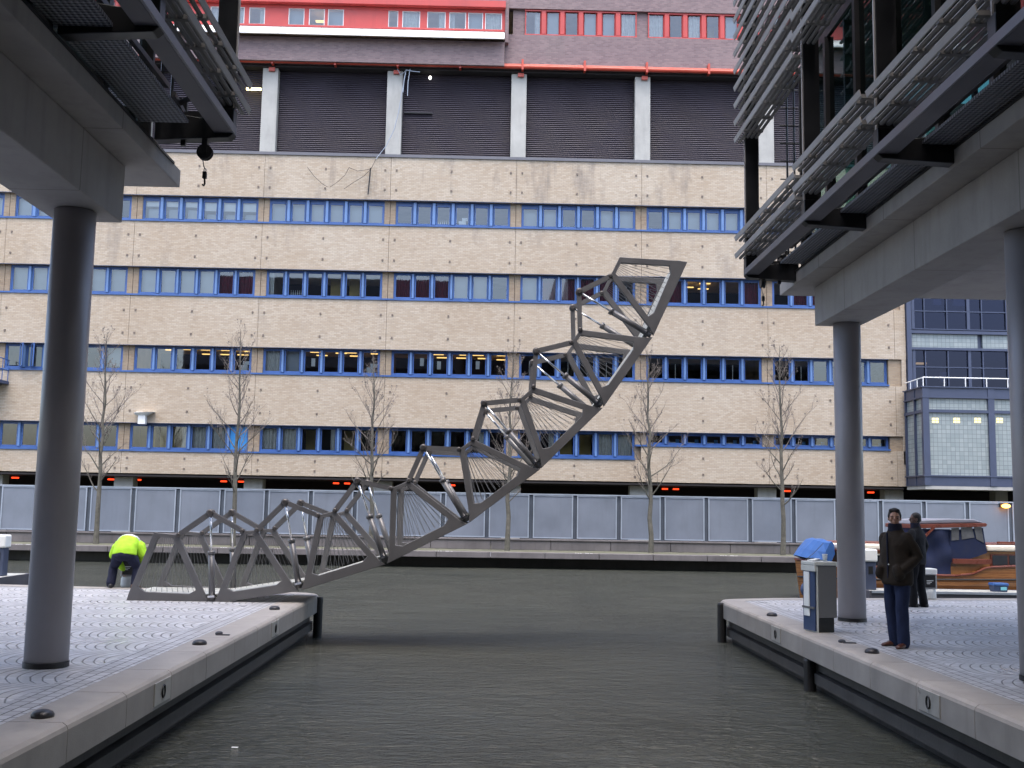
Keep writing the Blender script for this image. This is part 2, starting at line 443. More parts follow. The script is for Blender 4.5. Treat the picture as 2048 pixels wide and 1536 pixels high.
XL, XR = -3.22, 4.40
pathL = [(XL, -9), (XL, 20.65)] + [(XL - .55 + .55*cos(a), 20.65 + .62*sin(a)) for a in [radians(t) for t in (15, 30, 45, 60, 75)]] + [(-4.4, 21.47), (-9.2, 22.05), (-45, 26)]
pathR = [(XR, -9), (XR, 20.75)] + [(XR + .55 - .55*cos(a), 20.75 + .62*sin(a)) for a in [radians(t) for t in (15, 30, 45, 60, 75)]] + [(5.6, 21.7), (10.1, 22.45), (45, 27)]
quay('quay', pathL, 1, [(-45, -9)], [(323, 1383), (549, 1255)])
quay('quay', pathR, -1, [(45, -9)], [(1553, 1265), (1860, 1397)])

# far quay of the basin, mossy towpath
root = struct(thing('quay', '', '')); del root['label']; del root['category']
MB().add([(-90, 44.5, -.1), (90, 44.5, -.1), (90, 75, -.1), (-90, 75, -.1)], [(0, 1, 2, 3)]).build('towpath', MAT['moss'], root)
m = MB()
for k in range(-22, 18): m.box(k*2.2+.01, k*2.2+2.19, 44.0, 44.5, -.33, -.09)
m.build('coping', MAT['stone'], root, bevel=.02)
m = MB().add([(-90, 45.2, -.33), (90, 45.2, -.33), (90, 45.2, -3), (-90, 45.2, -3)], [(0, 1, 2, 3)]); m.build('quay_wall', MAT['wetwall'], root)
# worn white depth marks painted along its edge
for px in (440, 470, 870, 1150, 1440, 30):
    p = at(px, 1103 + px*.003, 44.1); mk = MB()
    for j, (dx, wd) in enumerate(((0, .07), (.11, .05), (.2, .07), (.42, .16), (.62, .1))):
        mk.box(p.x+dx, p.x+dx+wd, 44.06, 44.14 + .05*(j % 2), -.089, -.084)
    mk.build('painted_mark', MAT['white'], root)

# low stone wall in front of the hoarding
w_ = thing('low_wall', 'long low grey stone wall under the metal fence along the far towpath', 'wall', (0, 47.25, -.1))
m = MB()
for k in range(-14, 14): m.box(k*2.6+.01, k*2.6+2.59, 47.0, 47.6, -.1, .30)
m.build('wall_block', MAT['stone'], w_, bevel=.015)
MB().box(-37, 37, 46.95, 47.65, .303, .37).build('wall_cap', MAT['stone'], w_, bevel=.01)

# grey sheet fence
fe = thing('fence', 'long grey fence of framed mesh sheets between dark posts on the low stone wall', 'fence', (0, 47.5, .37))
PIT = 1.93
for k in range(-6, 22):
    x = -15.63 + PIT*k
    pn = MB().box(x+.125, x+PIT-.125, 47.50, 47.53, .44, 2.24).build('sheet_panel', MAT['fence'], fe)
    fr = MB()
    fr.box(x+.085, x+.14, 47.47, 47.55, .40, 2.28); fr.box(x+PIT-.14, x+PIT-.085, 47.47, 47.55, .40, 2.28)
    fr.box(x+.142, x+PIT-.142, 47.475, 47.545, .40, .45); fr.box(x+.142, x+PIT-.142, 47.475, 47.545, 2.23, 2.28)
    fr.build('frame', MAT['fenceframe'], pn)
    ps = MB().box(x-.07, x+.07, 47.53, 47.62, .37, 2.26); ps.build('post', MAT['fencepost'], fe)
MB().box(-27.3, 27.3, 47.46, 47.60, 2.285, 2.34).build('top_rail', MAT['fenceframe'], fe)

# black fender piles at the quay
def pile(px, py, z1, X, Y, lab, r=.085):
    o = MB().lathe((X, Y, 0), [(r*.9, -2.5), (r, -2.4), (r, z1-.03), (r*.85, z1)], 14).build('pile', MAT['pile'], None, smooth=False)
    tag(settled(o), lab, 'pile', 'black fender piles along the quay edges'); return o
pile(0, 0, -.02, XL+.01, 20.55, 'black fender pile at the quay corner below the rising bridge')
pile(0, 0, -.02, XR-.01, 20.6, 'black fender pile at the tip of the quay where the grey cabinet stands')
pile(0, 0, -.31, XR+.06, 15.2, 'black fender pile below the coping near the grey cabinet, in the water')
# ------------------------------------------------------------------ trees
def tree(x, H, seed, lab):
    rnd = random.Random(seed)
    base = Vector((x, 46.0, -.1))
    root = thing('bare_tree', lab, 'tree', base, 'bare young trees along the far towpath')
    tr = MB(); cr = MB()
    pts = []; n = 12; lx = rnd.uniform(-.02, .02)
    for i in range(n+1):
        t = i/n; pts.append(base + Vector((lx*H*t + rnd.uniform(-.05, .05)*(i > 0), rnd.uniform(-.05, .05)*(i > 0), H*t)))
    rad = [.105*(1-t/n)**.85 + .008 for t in range(n+1)]
    rad[0] = .13
    tr.tube(pts, rad, 7)
    def on(t):
        f = t*n; i = min(n-1, int(f)); return pts[i].lerp(pts[i+1], f-i)
    def branch(p, d, L, r, depth):
        k = 5; q = [p]; dd = d.copy()
        for i in range(k):
            dd = (dd + Vector((rnd.uniform(-.16, .16), rnd.uniform(-.16, .16), .07 + rnd.uniform(-.1, .12)))).normalized()
            q.append(q[-1] + dd*L/k)
        rr = [r*(1-.8*i/k) for i in range(k+1)]
        (tr if depth == 0 and r > .028 else cr).tube(q, rr, 5 if depth == 0 else 3, cap=False)
        if depth < 3:
            m = (6, 4, 2)[depth] if L > .5 else 3
            for j in range(m):
                f = rnd.uniform(.25, 1.); i = min(k-1, int(f*k)); o = q[i].lerp(q[i+1], f*k-i)
                ax = Vector((rnd.uniform(-1, 1), rnd.uniform(-1, 1), rnd.uniform(-.35, .8)))
                nd = (dd*.75 + ax*.75).normalized()
                branch(o, nd, L*rnd.uniform(.28, .5)*(1.15 - .4*f), max(.0036, r*.36), depth+1)
        if depth >= 2 and rnd.random() < .05:      # a few dry seed clusters hanging on
            c = q[-1]; s = rnd.uniform(.02, .045)
            cr.add([c+Vector((-s,0,0)), c+Vector((s,0,0)), c+Vector((0,0,s*1.6)), c+Vector((0,s,s*.5))], [(0,1,2),(0,1,3),(1,2,3),(0,3,2)])
    N = 30; a0 = rnd.uniform(0, 6)
    for i in range(N):
        t = .24 + .74*(i/N)**.9 + rnd.uniform(-.015, .015); a = a0 + i*2.399 + rnd.uniform(-.4, .4)
        el = radians(rnd.uniform(24, 48) + 22*t)
        L = H*(.33*(1-t)**.75 + .04)*rnd.uniform(.65, 1.15)
        if t < .36: L *= rnd.uniform(.4, .9)
        branch(on(min(.99, t)), Vector((cos(a)*cos(el), sin(a)*cos(el), sin(el))), L, .034*(1-t)+.010, 0)
    tr.build('trunk', MAT['bark'], root); cr.build('crown', MAT['twig'], root)
for i, (px, py, H) in enumerate(((192, 1083, 9.0), (466, 1085, 9.2), (742, 1092, 8.2), (1014, 1098, 8.6), (1302, 1102, 8.7), (1566, 1105, 9.0))):
    lab = ('leafless tree between the thick dark column and the worker in yellow', 'leafless tree with a wide crown rising behind the bridge foot',
           'bare tree behind the rising middle of the bridge, above its fourth joint', 'slim bare tree behind the steep part of the bridge, below its upper joints', 'leafless tree just beyond the raised bridge end',
           'leafless tree between the wooden boat and the pale column')[i]
    tree(at(px, py, 46).x, H, 11 + i*5, lab)
# ------------------------------------------------------------------ buff brick building across the basin
FY = 51.0
J = lambda k: .92 + 6.13*k
ROWS = [(15.25, 16.45), (11.60, 12.92), (7.89, 9.10), (4.14, 5.38)]
bb = thing('brick_building', 'long buff brick office block with four rows of blue windows and red windows above', 'building', (0, 51, -.1))
MAT['tie'] = pm('rusty_wall_tie', (.16, .13, .11), .7)
def part(m, name, mat, parent=bb, **kw): return m.build(name, MAT[mat], parent, **kw)

bands = [(3.02, 4.06), (5.40, 7.81), (9.12, 11.52), (12.94, 15.17), (16.47, 18.60)]
for k in range(-6, 4):
    x0, x1 = J(k)+.007, (J(k+1) if k < 3 else 19.86)-.007
    for bi, (z0, z1) in enumerate(bands):
        za = z0
        if bi == 1 and k >= 1: za = 5.40
        if bi == 0 and k >= 1: z1 = 4.70
        p = part(MB().box(x0, x1, FY, FY+.34, za, z1), 'brick_panel', 'brick', bevel=.006)
        if k < 3:
            h = z1 - z0
            for fz in (.30, .76):
                z = z1 - h*fz
                for x in (x0+.27, (x0+x1)/2-.1, x1-.27):
                    t = MB(); t.box(x-.042, x+.042, FY-.03, FY-.001, z-.045, z+.045); part(t, 'wall_tie', 'tie', p)
# structural piers between the windows and the slab edge behind
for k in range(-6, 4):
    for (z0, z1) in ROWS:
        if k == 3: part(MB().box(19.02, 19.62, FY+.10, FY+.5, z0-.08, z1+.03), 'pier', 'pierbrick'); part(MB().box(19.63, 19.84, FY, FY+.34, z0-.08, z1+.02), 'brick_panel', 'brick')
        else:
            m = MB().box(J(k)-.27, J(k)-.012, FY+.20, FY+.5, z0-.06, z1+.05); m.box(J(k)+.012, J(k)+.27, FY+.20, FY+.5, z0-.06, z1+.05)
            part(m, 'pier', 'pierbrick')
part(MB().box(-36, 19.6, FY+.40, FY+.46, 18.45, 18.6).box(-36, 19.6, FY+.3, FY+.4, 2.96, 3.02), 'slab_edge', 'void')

rw = random.Random(5)
def pane_extra(win, c, xa, xb, za, zb, y):
    """what stands behind (or hangs in) one light of a window"""
    w_ = xb-xa; h = zb-za
    def q(mat, name, a, b, c_, d, yy, th=.012): part(MB().box(xa+w_*a, xa+w_*b, yy, yy+th, za+h*c_, za+h*d), name, mat, win)
    if c == 'g': q('paleblind', 'blind', .0, 1, .0, 1, y+.22)
    if c == 'G': q('paleblind', 'blind', .0, 1, .12, 1, y+.25)
    if c == 'n': q('offwhite', 'roller_blind', .02, .98, .70, 1, y+.10); q('paleblind', 'blind', .12, .92, .05, .62, y+.3)
    if c == 'N': q('offwhite', 'roller_blind', .02, .98, .52, 1, y+.10); q('paleblind', 'blind', .12, .9, .0, .42, y+.35)
    if c == 'm': curtain(win, xa, xb, za, zb, y+.18, 'maroon')
    if c == 'w': curtain(win, xa, xb, za, zb, y+.16, 'netcurtain')
    if c == 'v': curtain(win, xa+w_*.62, xb, za, zb, y+.16, 'netcurtain')
    if c == 'u': curtain(win, xa, xa+w_*.33, za, zb, y+.16, 'netcurtain')
    if c in 'pP':
        fx = rw.uniform(.3, .6); fz = rw.uniform(.35, .55); q('paper', 'paper_notice', fx, fx+.26, fz-.12, fz+.26, y+.035, .003)
    if c == 's': q('white', 'catch_bar', .55, .58, .05, .75, y+.16)
    if c == 'y': q('yellowwall', 'screen', 0, 1, 0, 1, y+1.2)
    if c == 'B': q('white', 'box_file', .2, .75, .0, .32, y+.3, .2); q('white', 'box_file', .45, .9, .33, .5, y+.3, .2)
    if c == 'o':
        m = MB()
        for i in range(6): m.lathe((xa + w_*(.12+.15*i), y+.3, za+.02), [(.028, 0), (.03, .16), (.012, .22), (.012, .3)], 6)
        part(m, 'bottle_row', 'offwhite', win)
    if c == 'c': q('paper', 'desk_paper', .1, .6, .05, .22, y+.3, .02); q('bluepanel', 'folder', .62, .86, .05, .55, y+.3, .02)
    if rw.random() < .6 and c in 'dlpPms': q('paper', 'sill_paper', .38, .52, .0, .035, y+.10, .02)
def curtain(win, xa, xb, za, zb, y, mat):
    n = max(6, int((xb-xa)/.03)); vs = []
    ph = rw.uniform(0, 6)
    for i in range(n+1):
        x = xa+(xb-xa)*i/n; yy = y + .03*sin(i*1.25+ph) + .015*sin(i*.47+ph)
        vs += [(x, yy, za), (x, yy*.0+yy, zb)]
    part(MB().add(vs, [(2*i, 2*i+2, 2*i+3, 2*i+1) for i in range(n)]), 'curtain', mat, win)

def strip_window(x0, x1, z0, z1, codes, y, frame, mull, mw=.17, top=.0, proj=.10, bldg=None, gl='winglass', extras=True, sash=True):
    n = len(codes); f = MB(); fw = .055
    pitch = (x1-x0)/n
    f.box(x0, x1, y, y+.12, z0, z0+.075); f.box(x0, x1, y, y+.12, z1-.06, z1)
    f.box(x0, x0+.05, y+.001, y+.119, z0+.0755, z1-.0605); f.box(x1-.05, x1, y+.001, y+.119, z0+.0755, z1-.0605)
    win = part(f, 'window', frame, bldg or bb)
    for i in range(1, n):
        x = x0+pitch*i; a = mw/2; mm = MB()
        mm.add([(x-a, y+.1, z0+.076), (x-a*.55, y-proj, z0+.076), (x+a*.55, y-proj, z0+.076), (x+a, y+.1, z0+.076),
                (x-a, y+.1, z1-.061), (x-a*.55, y-proj, z1-.061), (x+a*.55, y-proj, z1-.061), (x+a, y+.1, z1-.061)],
               [(0,1,5,4), (1,2,6,5), (2,3,7,6), (3,0,4,7), (0,3,2,1), (4,5,6,7)])
        part(mm, 'mullion', mull, win)
    for i, c in enumerate(codes):
        xa = x0+pitch*i + (mw/2+.002 if i else .052); xb = x0+pitch*(i+1) - (mw/2+.002 if i < n-1 else .052)
        za, zb = z0+.077, z1-.062
        if c == 'b': part(MB().box(xa, xb, y+.02, y+.06, za, zb), 'blank_panel', 'bluepanel', win); continue
        if c == 'r': part(MB().box(xa, xb, y+.02, y+.06, za, zb), 'blank_panel', 'red', win); continue
        if sash:
            s = MB(); s.box(xa, xb, y+.03, y+.09, za, za+fw); s.box(xa, xb, y+.03, y+.09, zb-fw-top, zb)
            s.box(xa, xa+fw, y+.031, y+.089, za+fw+.001, zb-fw-top-.001); s.box(xb-fw, xb, y+.031, y+.089, za+fw+.001, zb-fw-top-.001)
            part(s, 'sash', frame, win)
            pa, pb, pc, pd = xa+fw+.001, xb-fw-.001, za+fw+.001, zb-fw-top-.001
        else: pa, pb, pc, pd = xa, xb, za, zb
        tilt = rw.uniform(-.006, .006)
        m = MB().add([(pa, y+.06+tilt, pc), (pb, y+.06-tilt, pc), (pb, y+.06-tilt, pd), (pa, y+.06+tilt, pd)], [(0, 1, 2, 3)])
        part(m, 'pane', gl, win)
        if extras: pane_extra(win, c, pa-.03, pb+.03, pc-.03, pd+.03, y+.06)
    return win

CODES = {  # bays from the left; six lights each
 0: ['gggggg', 'gGgggd', 'nnnNNN', 'GGGGGg', 'ddoBdd', 'GGddGG', 'dGGGGd', 'dddddd'],
 1: ['gggggg', 'gggggg', 'ggggmm', 'uodyyd', 'mmmggd', 'gmmmms', 'mmlldm', 'dmmddd'],
 2: ['dddddd', 'ddGddG', 'dllllB', 'wgPllB', 'dpPlPl', 'sdsssd', 'dsddsd', 'dsdssd'],
 3: ['dddddd', 'dddddd', 'yyvwwb', 'wwyvyd', 'ddddvd', 'dvyyww', 'dccccc', 'dccccc']}
for r, (z0, z1) in enumerate(ROWS):
    for bi in range(8):
        k = bi-5
        x0, x1 = J(k)+.28, J(k+1)-.28
        zz = 4.79 if (r == 3 and k >= 1) else z0
        if k == 2: x1 = 18.98
        strip_window(x0, x1, zz, z1, CODES[r][bi], FY+.23, 'blue', 'bluelite', .23 if r == 0 else .17, .10 if r == 0 else .0, .10 if r == 0 else .08)
        part(MB().box(x0-.55 if bi else x0, x1+.02, FY-.05, FY+.30, zz-.085, zz-.004), 'sill', 'blue')
        part(MB().box(x0-.5, x1+.02, FY-.012, FY+.02, z1+.004, z1+.022), 'lintel_strip', 'bluedark')
        # ceiling lamps of the lit rooms
        for i, c in enumerate(CODES[r][bi]):
            if c in 'lP' or (c == 'B' and r == 2):
                xx = x0 + (x1-x0)*(i+.5)/6; l = MB()
                for yy in rw.choice(((52.3, 53.9), (52.6,), (53.5,), (52.2, 54.4))): xo = rw.uniform(-.3, .3); l.box(xx+xo-.27, xx+xo+.27, yy, yy+.12, z1-.01+.04*(yy-52), z1+.04*(yy-52)+.03)
                part(l, 'ceiling_lamp', 'lampwarm')
    m = MB()
    m.box(-30, 19.3, FY+.34, 56, z1+.30, z1+.34); m.box(-30, 19.3, FY+.34, 56, z0-.8, z0-.76)
    for k in range(-5, 3): m.box(J(k)-.05, J(k)+.05, FY+.5, 56, z0-.75, z1+.29)
    part(m, 'room', 'roomwall')
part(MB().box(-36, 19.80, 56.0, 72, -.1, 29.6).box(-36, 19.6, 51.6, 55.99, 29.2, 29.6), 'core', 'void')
part(MB().box(19.70, 19.84, FY+.35, 56, 3.02, 29.5), 'end_wall', 'brick')
# open car park level behind the fence
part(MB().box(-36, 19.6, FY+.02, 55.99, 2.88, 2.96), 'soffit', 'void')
for k in range(-6, 4):
    part(MB().box(J(k)-.45, J(k)+.45, FY+.5, FY+1.2, -.1, 2.87), 'concrete_column', 'concrete', bevel=.02)
for px, py in ((222, 960), (275, 965), (447, 965), (482, 969), (672, 968), (694, 972), (905, 971), (1330, 987), (1352, 982), (1575, 984), (1742, 992), (30, 955)):
    p = at(px, py, 53.2)
    part(MB().box(p.x-.13, p.x+.13, 53.1, 53.35, 2.72, 2.79), 'heat_lamp', 'lampred')
# ribbed dark storey with concrete piers
for k in range(-6, 4):
    x0, x1 = J(k)+.45, (J(k+1)-.35 if k < 3 else 19.8); z = 18.78; prof = []
    m = MB()
    while z < 23.0:
        m.add([(x0, FY+.50, z), (x1, FY+.50, z), (x1, FY+.455, z+.02), (x0, FY+.455, z+.02), (x1, FY+.50, z+.095), (x0, FY+.50, z+.095)], [(0,1,2,3), (3,2,4,5)]); z += .10
    part(m, 'louvre_cladding', 'darkclad')
    part(MB().box(J(k)-.33, J(k)+.43, FY+.10, FY+.60, 18.76, 23.05), 'concrete_pier', 'concrete', bevel=.03)
part(MB().box(-36, 19.82, FY-.06, FY+.6, 18.60, 18.70).box(-36, 19.8, FY, FY+.5, 18.704, 18.76), 'ledge', 'channel')
part(MB().box(-36, 19.8, FY-.02, FY+5, 23.06, 23.2), 'soffit', 'void')
m = MB().tube([(-36, FY-.22, 23.27), (20, FY-.22, 23.27)], .105, 10); m.tube([(-36, FY-.12, 23.42), (20, FY-.12, 23.42)], .05, 8)
for i in range(-12, 7):
    x = .92+.2+3.065*i; m.box(x-.05, x+.05, FY-.34, FY+.01, 23.10, 23.62)
part(m, 'red_pipe', 'redpipe')
for k in range(-6, 4): part(MB().box(J(k)-.02, J(k)+.28, FY-.02, FY+.09, 22.86, 23.04), 'pipe_bracket', 'redpipe')
# purple brick storeys with red windows
part(MB().box(-36, .22, FY-.45, FY+.3, 23.22, 24.42), 'parapet_wall', 'purple')
part(MB().box(.23, 19.84, FY-.08, FY+.3, 23.22, 25.00), 'parapet_wall', 'purple')
m = MB()
for i in range(36):
    xa = .20-1.0*i
    m.add([(xa-.985, FY-.95, 24.44), (xa, FY-.95, 24.44), (xa, FY-.30, 25.0), (xa-.985, FY-.30, 25.0), (xa-.985, FY-.95, 24.36), (xa, FY-.95, 24.36), (xa, FY-.30, 24.9), (xa-.985, FY-.30, 24.9)],
          [(0,1,2,3), (4,5,1,0), (5,6,2,1), (7,4,0,3), (4,7,6,5)])
part(m, 'sloping_sill', 'white')
lights = [(419, 438, 'w'), (470, 488, 'w'), (497, 529, 'v'), (576, 608, 'G'), (617, 649, 'l'), (655, 687, 'G'), (776, 796, 'd'), (804, 840, 'w'), (854, 891, 'v'), (898, 932, 'u'), (936, 966, 'g'), (970, 1004, 'w')]
lx = [(at(a, 50, FY-.3).x, at(b, 50, FY-.3).x, c) for a, b, c in lights]
def red_lights(lst, xa, xb, z0, z1, y, yb):
    f = MB(); x = xa
    for a, b, c in lst + [(xb, xb, '')]:
        if a-x > .005: f.box(x, a, y, yb, z0+.0005, z1-.0005)
        x = b
    f.box(xa, xb, y-.02, yb, z0-.10, z0); f.box(xa, xb, y-.02, yb, z1, z1+.14)
    return part(f, 'red_wall', 'red')
rwall = red_lights(lx, -36, .22, 25.12, 25.98, FY-.30, FY-.18)
for a, b, c in lx:
    win = part(MB().box(a+.001, a+.04, FY-.27, FY-.2, 25.121, 25.979).box(b-.04, b-.001, FY-.27, FY-.2, 25.121, 25.979).box(a+.04, b-.04, FY-.265, FY-.205, 25.121, 25.15).box(a+.04, b-.04, FY-.265, FY-.205, 25.95, 25.979), 'window', 'white', bb)
    part(MB().add([(a+.041, FY-.24, 25.125), (b-.041, FY-.24, 25.125), (b-.041, FY-.24, 25.975), (a+.041, FY-.24, 25.975)], [(0,1,2,3)]), 'pane', 'winglass', win)
    pane_extra(win, c, a, b, 25.12, 25.98, FY-.2)
    if c == 'l': part(MB().box(a+.1, b-.1, FY+1, FY+1.2, 25.95, 26.), 'ceiling_lamp', 'lampwarm')
part(MB().box(-36, .24, FY-.62, FY-.1, 26.14, 26.46), 'red_beam', 'red')
part(MB().box(.226, .40, FY-.44, FY-.1, 24.42, 26.45), 'return_wall', 'purple')
up = [(-11.95 + i*1.33, -11.95 + i*1.33 + .92, 'wgGwgGwgd'[i % 9]) for i in range(6)]
red_lights(up, -36, -4.9, 26.6, 27.6, FY, FY+.12)
for a, b, c in up:
    win = part(MB().box(a+.001, a+.04, FY+.03, FY+.1, 26.601, 27.599), 'window', 'white', bb)
    part(MB().add([(a+.041, FY+.05, 26.605), (b, FY+.05, 26.605), (b, FY+.05, 27.595), (a+.041, FY+.05, 27.595)], [(0,1,2,3)]), 'pane', 'winglass', win)
    pane_extra(win, c, a, b, 26.6, 27.6, FY+.1)
rl = MB()
for i in range(24):
    x = -4.9-i*1.0; rl.box(x-.02, x+.02, FY-.55, FY-.51, 26.46, 27.3)
rl.box(-30, -4.8, FY-.56, FY-.50, 26.78, 26.81); rl.box(-30, -4.8, FY-.56, FY-.50, 27.28, 27.32)
part(rl, 'balcony_rail', 'red')
part(MB().box(-4.88, -4.3, FY+.05, FY+.2, 26.46, 28.2), 'door', 'void')
part(MB().box(-36, -4.89, FY, FY+.3, 27.75, 29.6).box(-4.28, .4, FY-.1, FY+.3, 26.46, 29.6), 'upper_wall', 'purple')
part(MB().box(.41, 19.84, FY-.08, FY+.3, 26.36, 29.6), 'upper_wall', 'purple')
for k, cd in ((0, 'vgdgGw'), (1, 'wdwyGd'), (2, 'wgdwgd')):
    x0, x1 = J(k)+.3, (J(k+1)-.28 if k < 2 else 19.0)
    strip_window(x0, x1, 25.02, 26.34, cd, FY+.02, 'red', 'red', .36, .0, .03, sash=False)
    part(MB().box(x0-.02, x1+.02, FY-.012, FY+.10, 24.93, 25.07).box(x0-.02, x1+.02, FY-.012, FY+.10, 26.27, 26.345), 'red_trim', 'red')
    part(MB().box(J(k)-.3, J(k)+.29, FY+.10, FY+.3, 25.01, 26.35), 'pier', 'purple')
part(MB().box(-36, 19.3, 55.6, 55.9, 24.6, 28).box(-36, 19.3, FY+.35, 55.6, 26.37, 26.42).box(-36, 19.3, FY+.35, 55.6, 24.9, 24.98), 'room', 'roomwall')
# fixtures on the wall
p = at(283, 833, FY-.3)
m = MB().box(p.x-.17, p.x+.17, FY-.28, FY-.003, p.z-.35, p.z+.10); m.add([(p.x-.35, FY-.4, p.z+.18), (p.x+.6, FY-.5, p.z+.22), (p.x+.55, FY-.003, p.z+.24), (p.x-.35, FY-.003, p.z+.24), (p.x-.3, FY-.3, p.z+.07), (p.x+.2, FY-.3, p.z+.07), (p.x+.2, FY-.003, p.z+.07), (p.x-.3, FY-.003, p.z+.07)], [(0,1,2,3), (4,7,6,5), (0,4,5,1), (1,5,6,2), (3,7,4,0)])
part(m, 'wall_bracket', 'white', fix=True)
p = at(507, 177, FY+.2); part(MB().box(p.x-.36, p.x+.36, FY+.22, FY+.32, p.z-.05, p.z+.05), 'tube_lamp', 'lampyel')
p = at(860, 153, FY); part(MB().ell((p.x, FY+.15, p.z), .07, .06, .09, 8, 6), 'floodlight', 'lampwhite')
p = at(840, 180, FY); part(MB().box(p.x-.8, p.x+.6, FY+.36, FY+.44, 21.0, 21.05), 'access_hatch', 'blacksteel')
# blue service cage at the far left
m = MB(); xa, xb, ya = -24.6, -22.95, 49.6
m.box(xa, xb, ya, FY-.003, 7.1, 7.24)
part(m, 'cage_floor', 'bluedark')
m = MB()
for z in (7.75, 8.25): m.tube([(xa, FY-.05, z), (xa, ya+.03, z), (xb-.03, ya+.03, z), (xb-.03, FY-.05, z)], .025, 6)
for x, y in [(xa+.55*i, ya+.03) for i in range(4)] + [(xb-.03, ya+.7), (xb-.03, FY-.1)]: m.tube([(x, y, 7.24), (x, y, 8.26)], .022, 6)
part(m, 'cage_rail', 'blue')
# two casements standing open at the left end
def casement(px, py, row):
    p = at(px, py, FY); z0, z1 = ROWS[row]; m = MB()
    a = Vector((p.x, FY+.1, 0)); b = a + Vector((.35, -.55, 0))
    for (s, e) in (((a.x, a.y, z0+.08), (b.x, b.y, z0+.08)), ((a.x, a.y, z1-.06), (b.x, b.y, z1-.06)), ((a.x, a.y, z0+.08), (a.x, a.y, z1-.06)), ((b.x, b.y, z0+.08), (b.x, b.y, z1-.06))): m.bar(s, e, .05, .05)
    o = part(m, 'open_casement', 'blue')
    part(MB().add([(a.x, a.y, z0+.1), (b.x, b.y, z0+.1), (b.x, b.y, z1-.08), (a.x, a.y, z1-.08)], [(0,1,2,3)]), 'pane', 'winglass', o)
casement(38, 715, 2); casement(60, 715, 2)

# loose cables hanging down the facade
def cable(name, lab, polys, r, mat='cable'):
    m = MB()
    for pl in polys: m.tube([at(x, y, FY-.12-.02*i) for i, (x, y) in enumerate(pl)], r, 5)
    return tag(settled(m.build(name, MAT[mat])), lab, 'cable')
cable('cable_bundle', 'tangled pale cable bundle hanging from the red pipe beside a concrete pier', [[(812, 140), (808, 160), (806, 185)], [(820, 138), (816, 165), (815, 192)], [(795, 138), (801, 150), (812, 142)], [(812, 142), (803, 190), (797, 225), (788, 260), (772, 292), (752, 318)], [(840, 144), (828, 143), (812, 140)]], .022, 'fenceframe')
cable('slack_wire', 'thin dark wire drooping in two loops across the top brick band', [[(615, 335), (628, 352), (645, 368), (655, 374)], [(752, 318), (742, 338), (728, 352), (705, 366), (688, 378)], [(698, 335), (690, 350), (675, 364), (660, 374)], [(698, 335), (715, 342), (730, 340), (742, 338)]], .012, 'blacksteel')
cable('drop_cable', 'short black cable hanging straight down beside the looping wire on the brick band', [[(741, 336), (739, 360), (736, 389)]], .03, 'blacksteel')

# ------------------------------------------------------------------ glass and steel building to the right
gb = thing('glass_building', 'dark blue glazed office with a projecting lamp-lit glass block bay', 'building', (26, 51, -.1))
GX0 = 19.90
def gp(m, name, mat, parent=gb, **kw): return m.build(name, MAT[mat], parent, **kw)
gp(MB().box(GX0+.1, 45, 56, 70, -.1, 24), 'core', 'void')
m = MB()
for z in (3.02, 6.9, 10.0, 13.6, 17.2, 20.8): m.box(GX0+.05, 45, 51.3, 55.99, z-.12, z+.1)
gp(m, 'floor_slab', 'floorint')
levels = [(7.75, 9.60), (10.60, 13.05), (14.0, 16.6), (17.6, 20.2)]
xs = [GX0+.25, 20.75+.0, 21.85, 22.85, 23.55, 24.75, 25.9, 27.1, 28.3, 29.5, 30.7, 31.9]
for li, (z0, z1) in enumerate(levels):
    zm = z0 + (z1-z0)*(.54 if li == 0 else .36)
    for i in range(len(xs)-1):
        for za, zb in ((z0, zm), (zm, z1)):
            f = MB(); f.box(xs[i], xs[i+1], 50.95, 51.10, za, za+.05); f.box(xs[i], xs[i]+(.14 if i in (0, 3) else .05), 50.94, 51.10, za+.051, zb-.001)
            w_ = gp(f, 'window', 'steelblue')
            gp(MB().add([(xs[i], 51.03, za+.05), (xs[i+1], 51.03, za+.05), (xs[i+1], 51.03, zb), (xs[i], 51.03, zb)], [(0,1,2,3)]), 'pane', 'blueglass', w_)
    gp(MB().box(GX0+.1, 45, 51.13, 51.2, z1+.1, z1+.82), 'spandrel_back', 'steelblue')
    gp(MB().box(GX0, 45, 50.88, 51.125, z1, z1+.12).box(GX0, 45, 50.88, 51.125, z1+.80, z1+.95), 'spandrel_frame', 'steelblue')
    for xa, xb in ((GX0+.22, 23.35), (23.6, 27.0), (27.2, 30.6)):
        gp(MB().box(xa, xb, 51.0, 51.12, z1+.13, z1+.79), 'glass_block_strip', 'glassblock')
gp(MB().box(GX0-.02, GX0+.2, 50.86, 56, 3.0, 24), 'corner_post', 'steelblue')
for px, py in ((1965, 580), (1985, 579), (1842, 727)):
    p = at(px, py, 52.6); gp(MB().box(p.x-.25, p.x+.25, 52.5, 52.7, p.z-.04, p.z+.04), 'ceiling_lamp', 'lampwarm')
for a, b, c, d in ((1865, 1880, 575, 610), (1905, 1930, 570, 612), (1880, 1892, 745, 765)):
    p = at(a, d, 52.2); q = at(b, c, 52.2); gp(MB().box(p.x, q.x, 52.1, 52.3, p.z, q.z), 'furniture', 'offwhite')
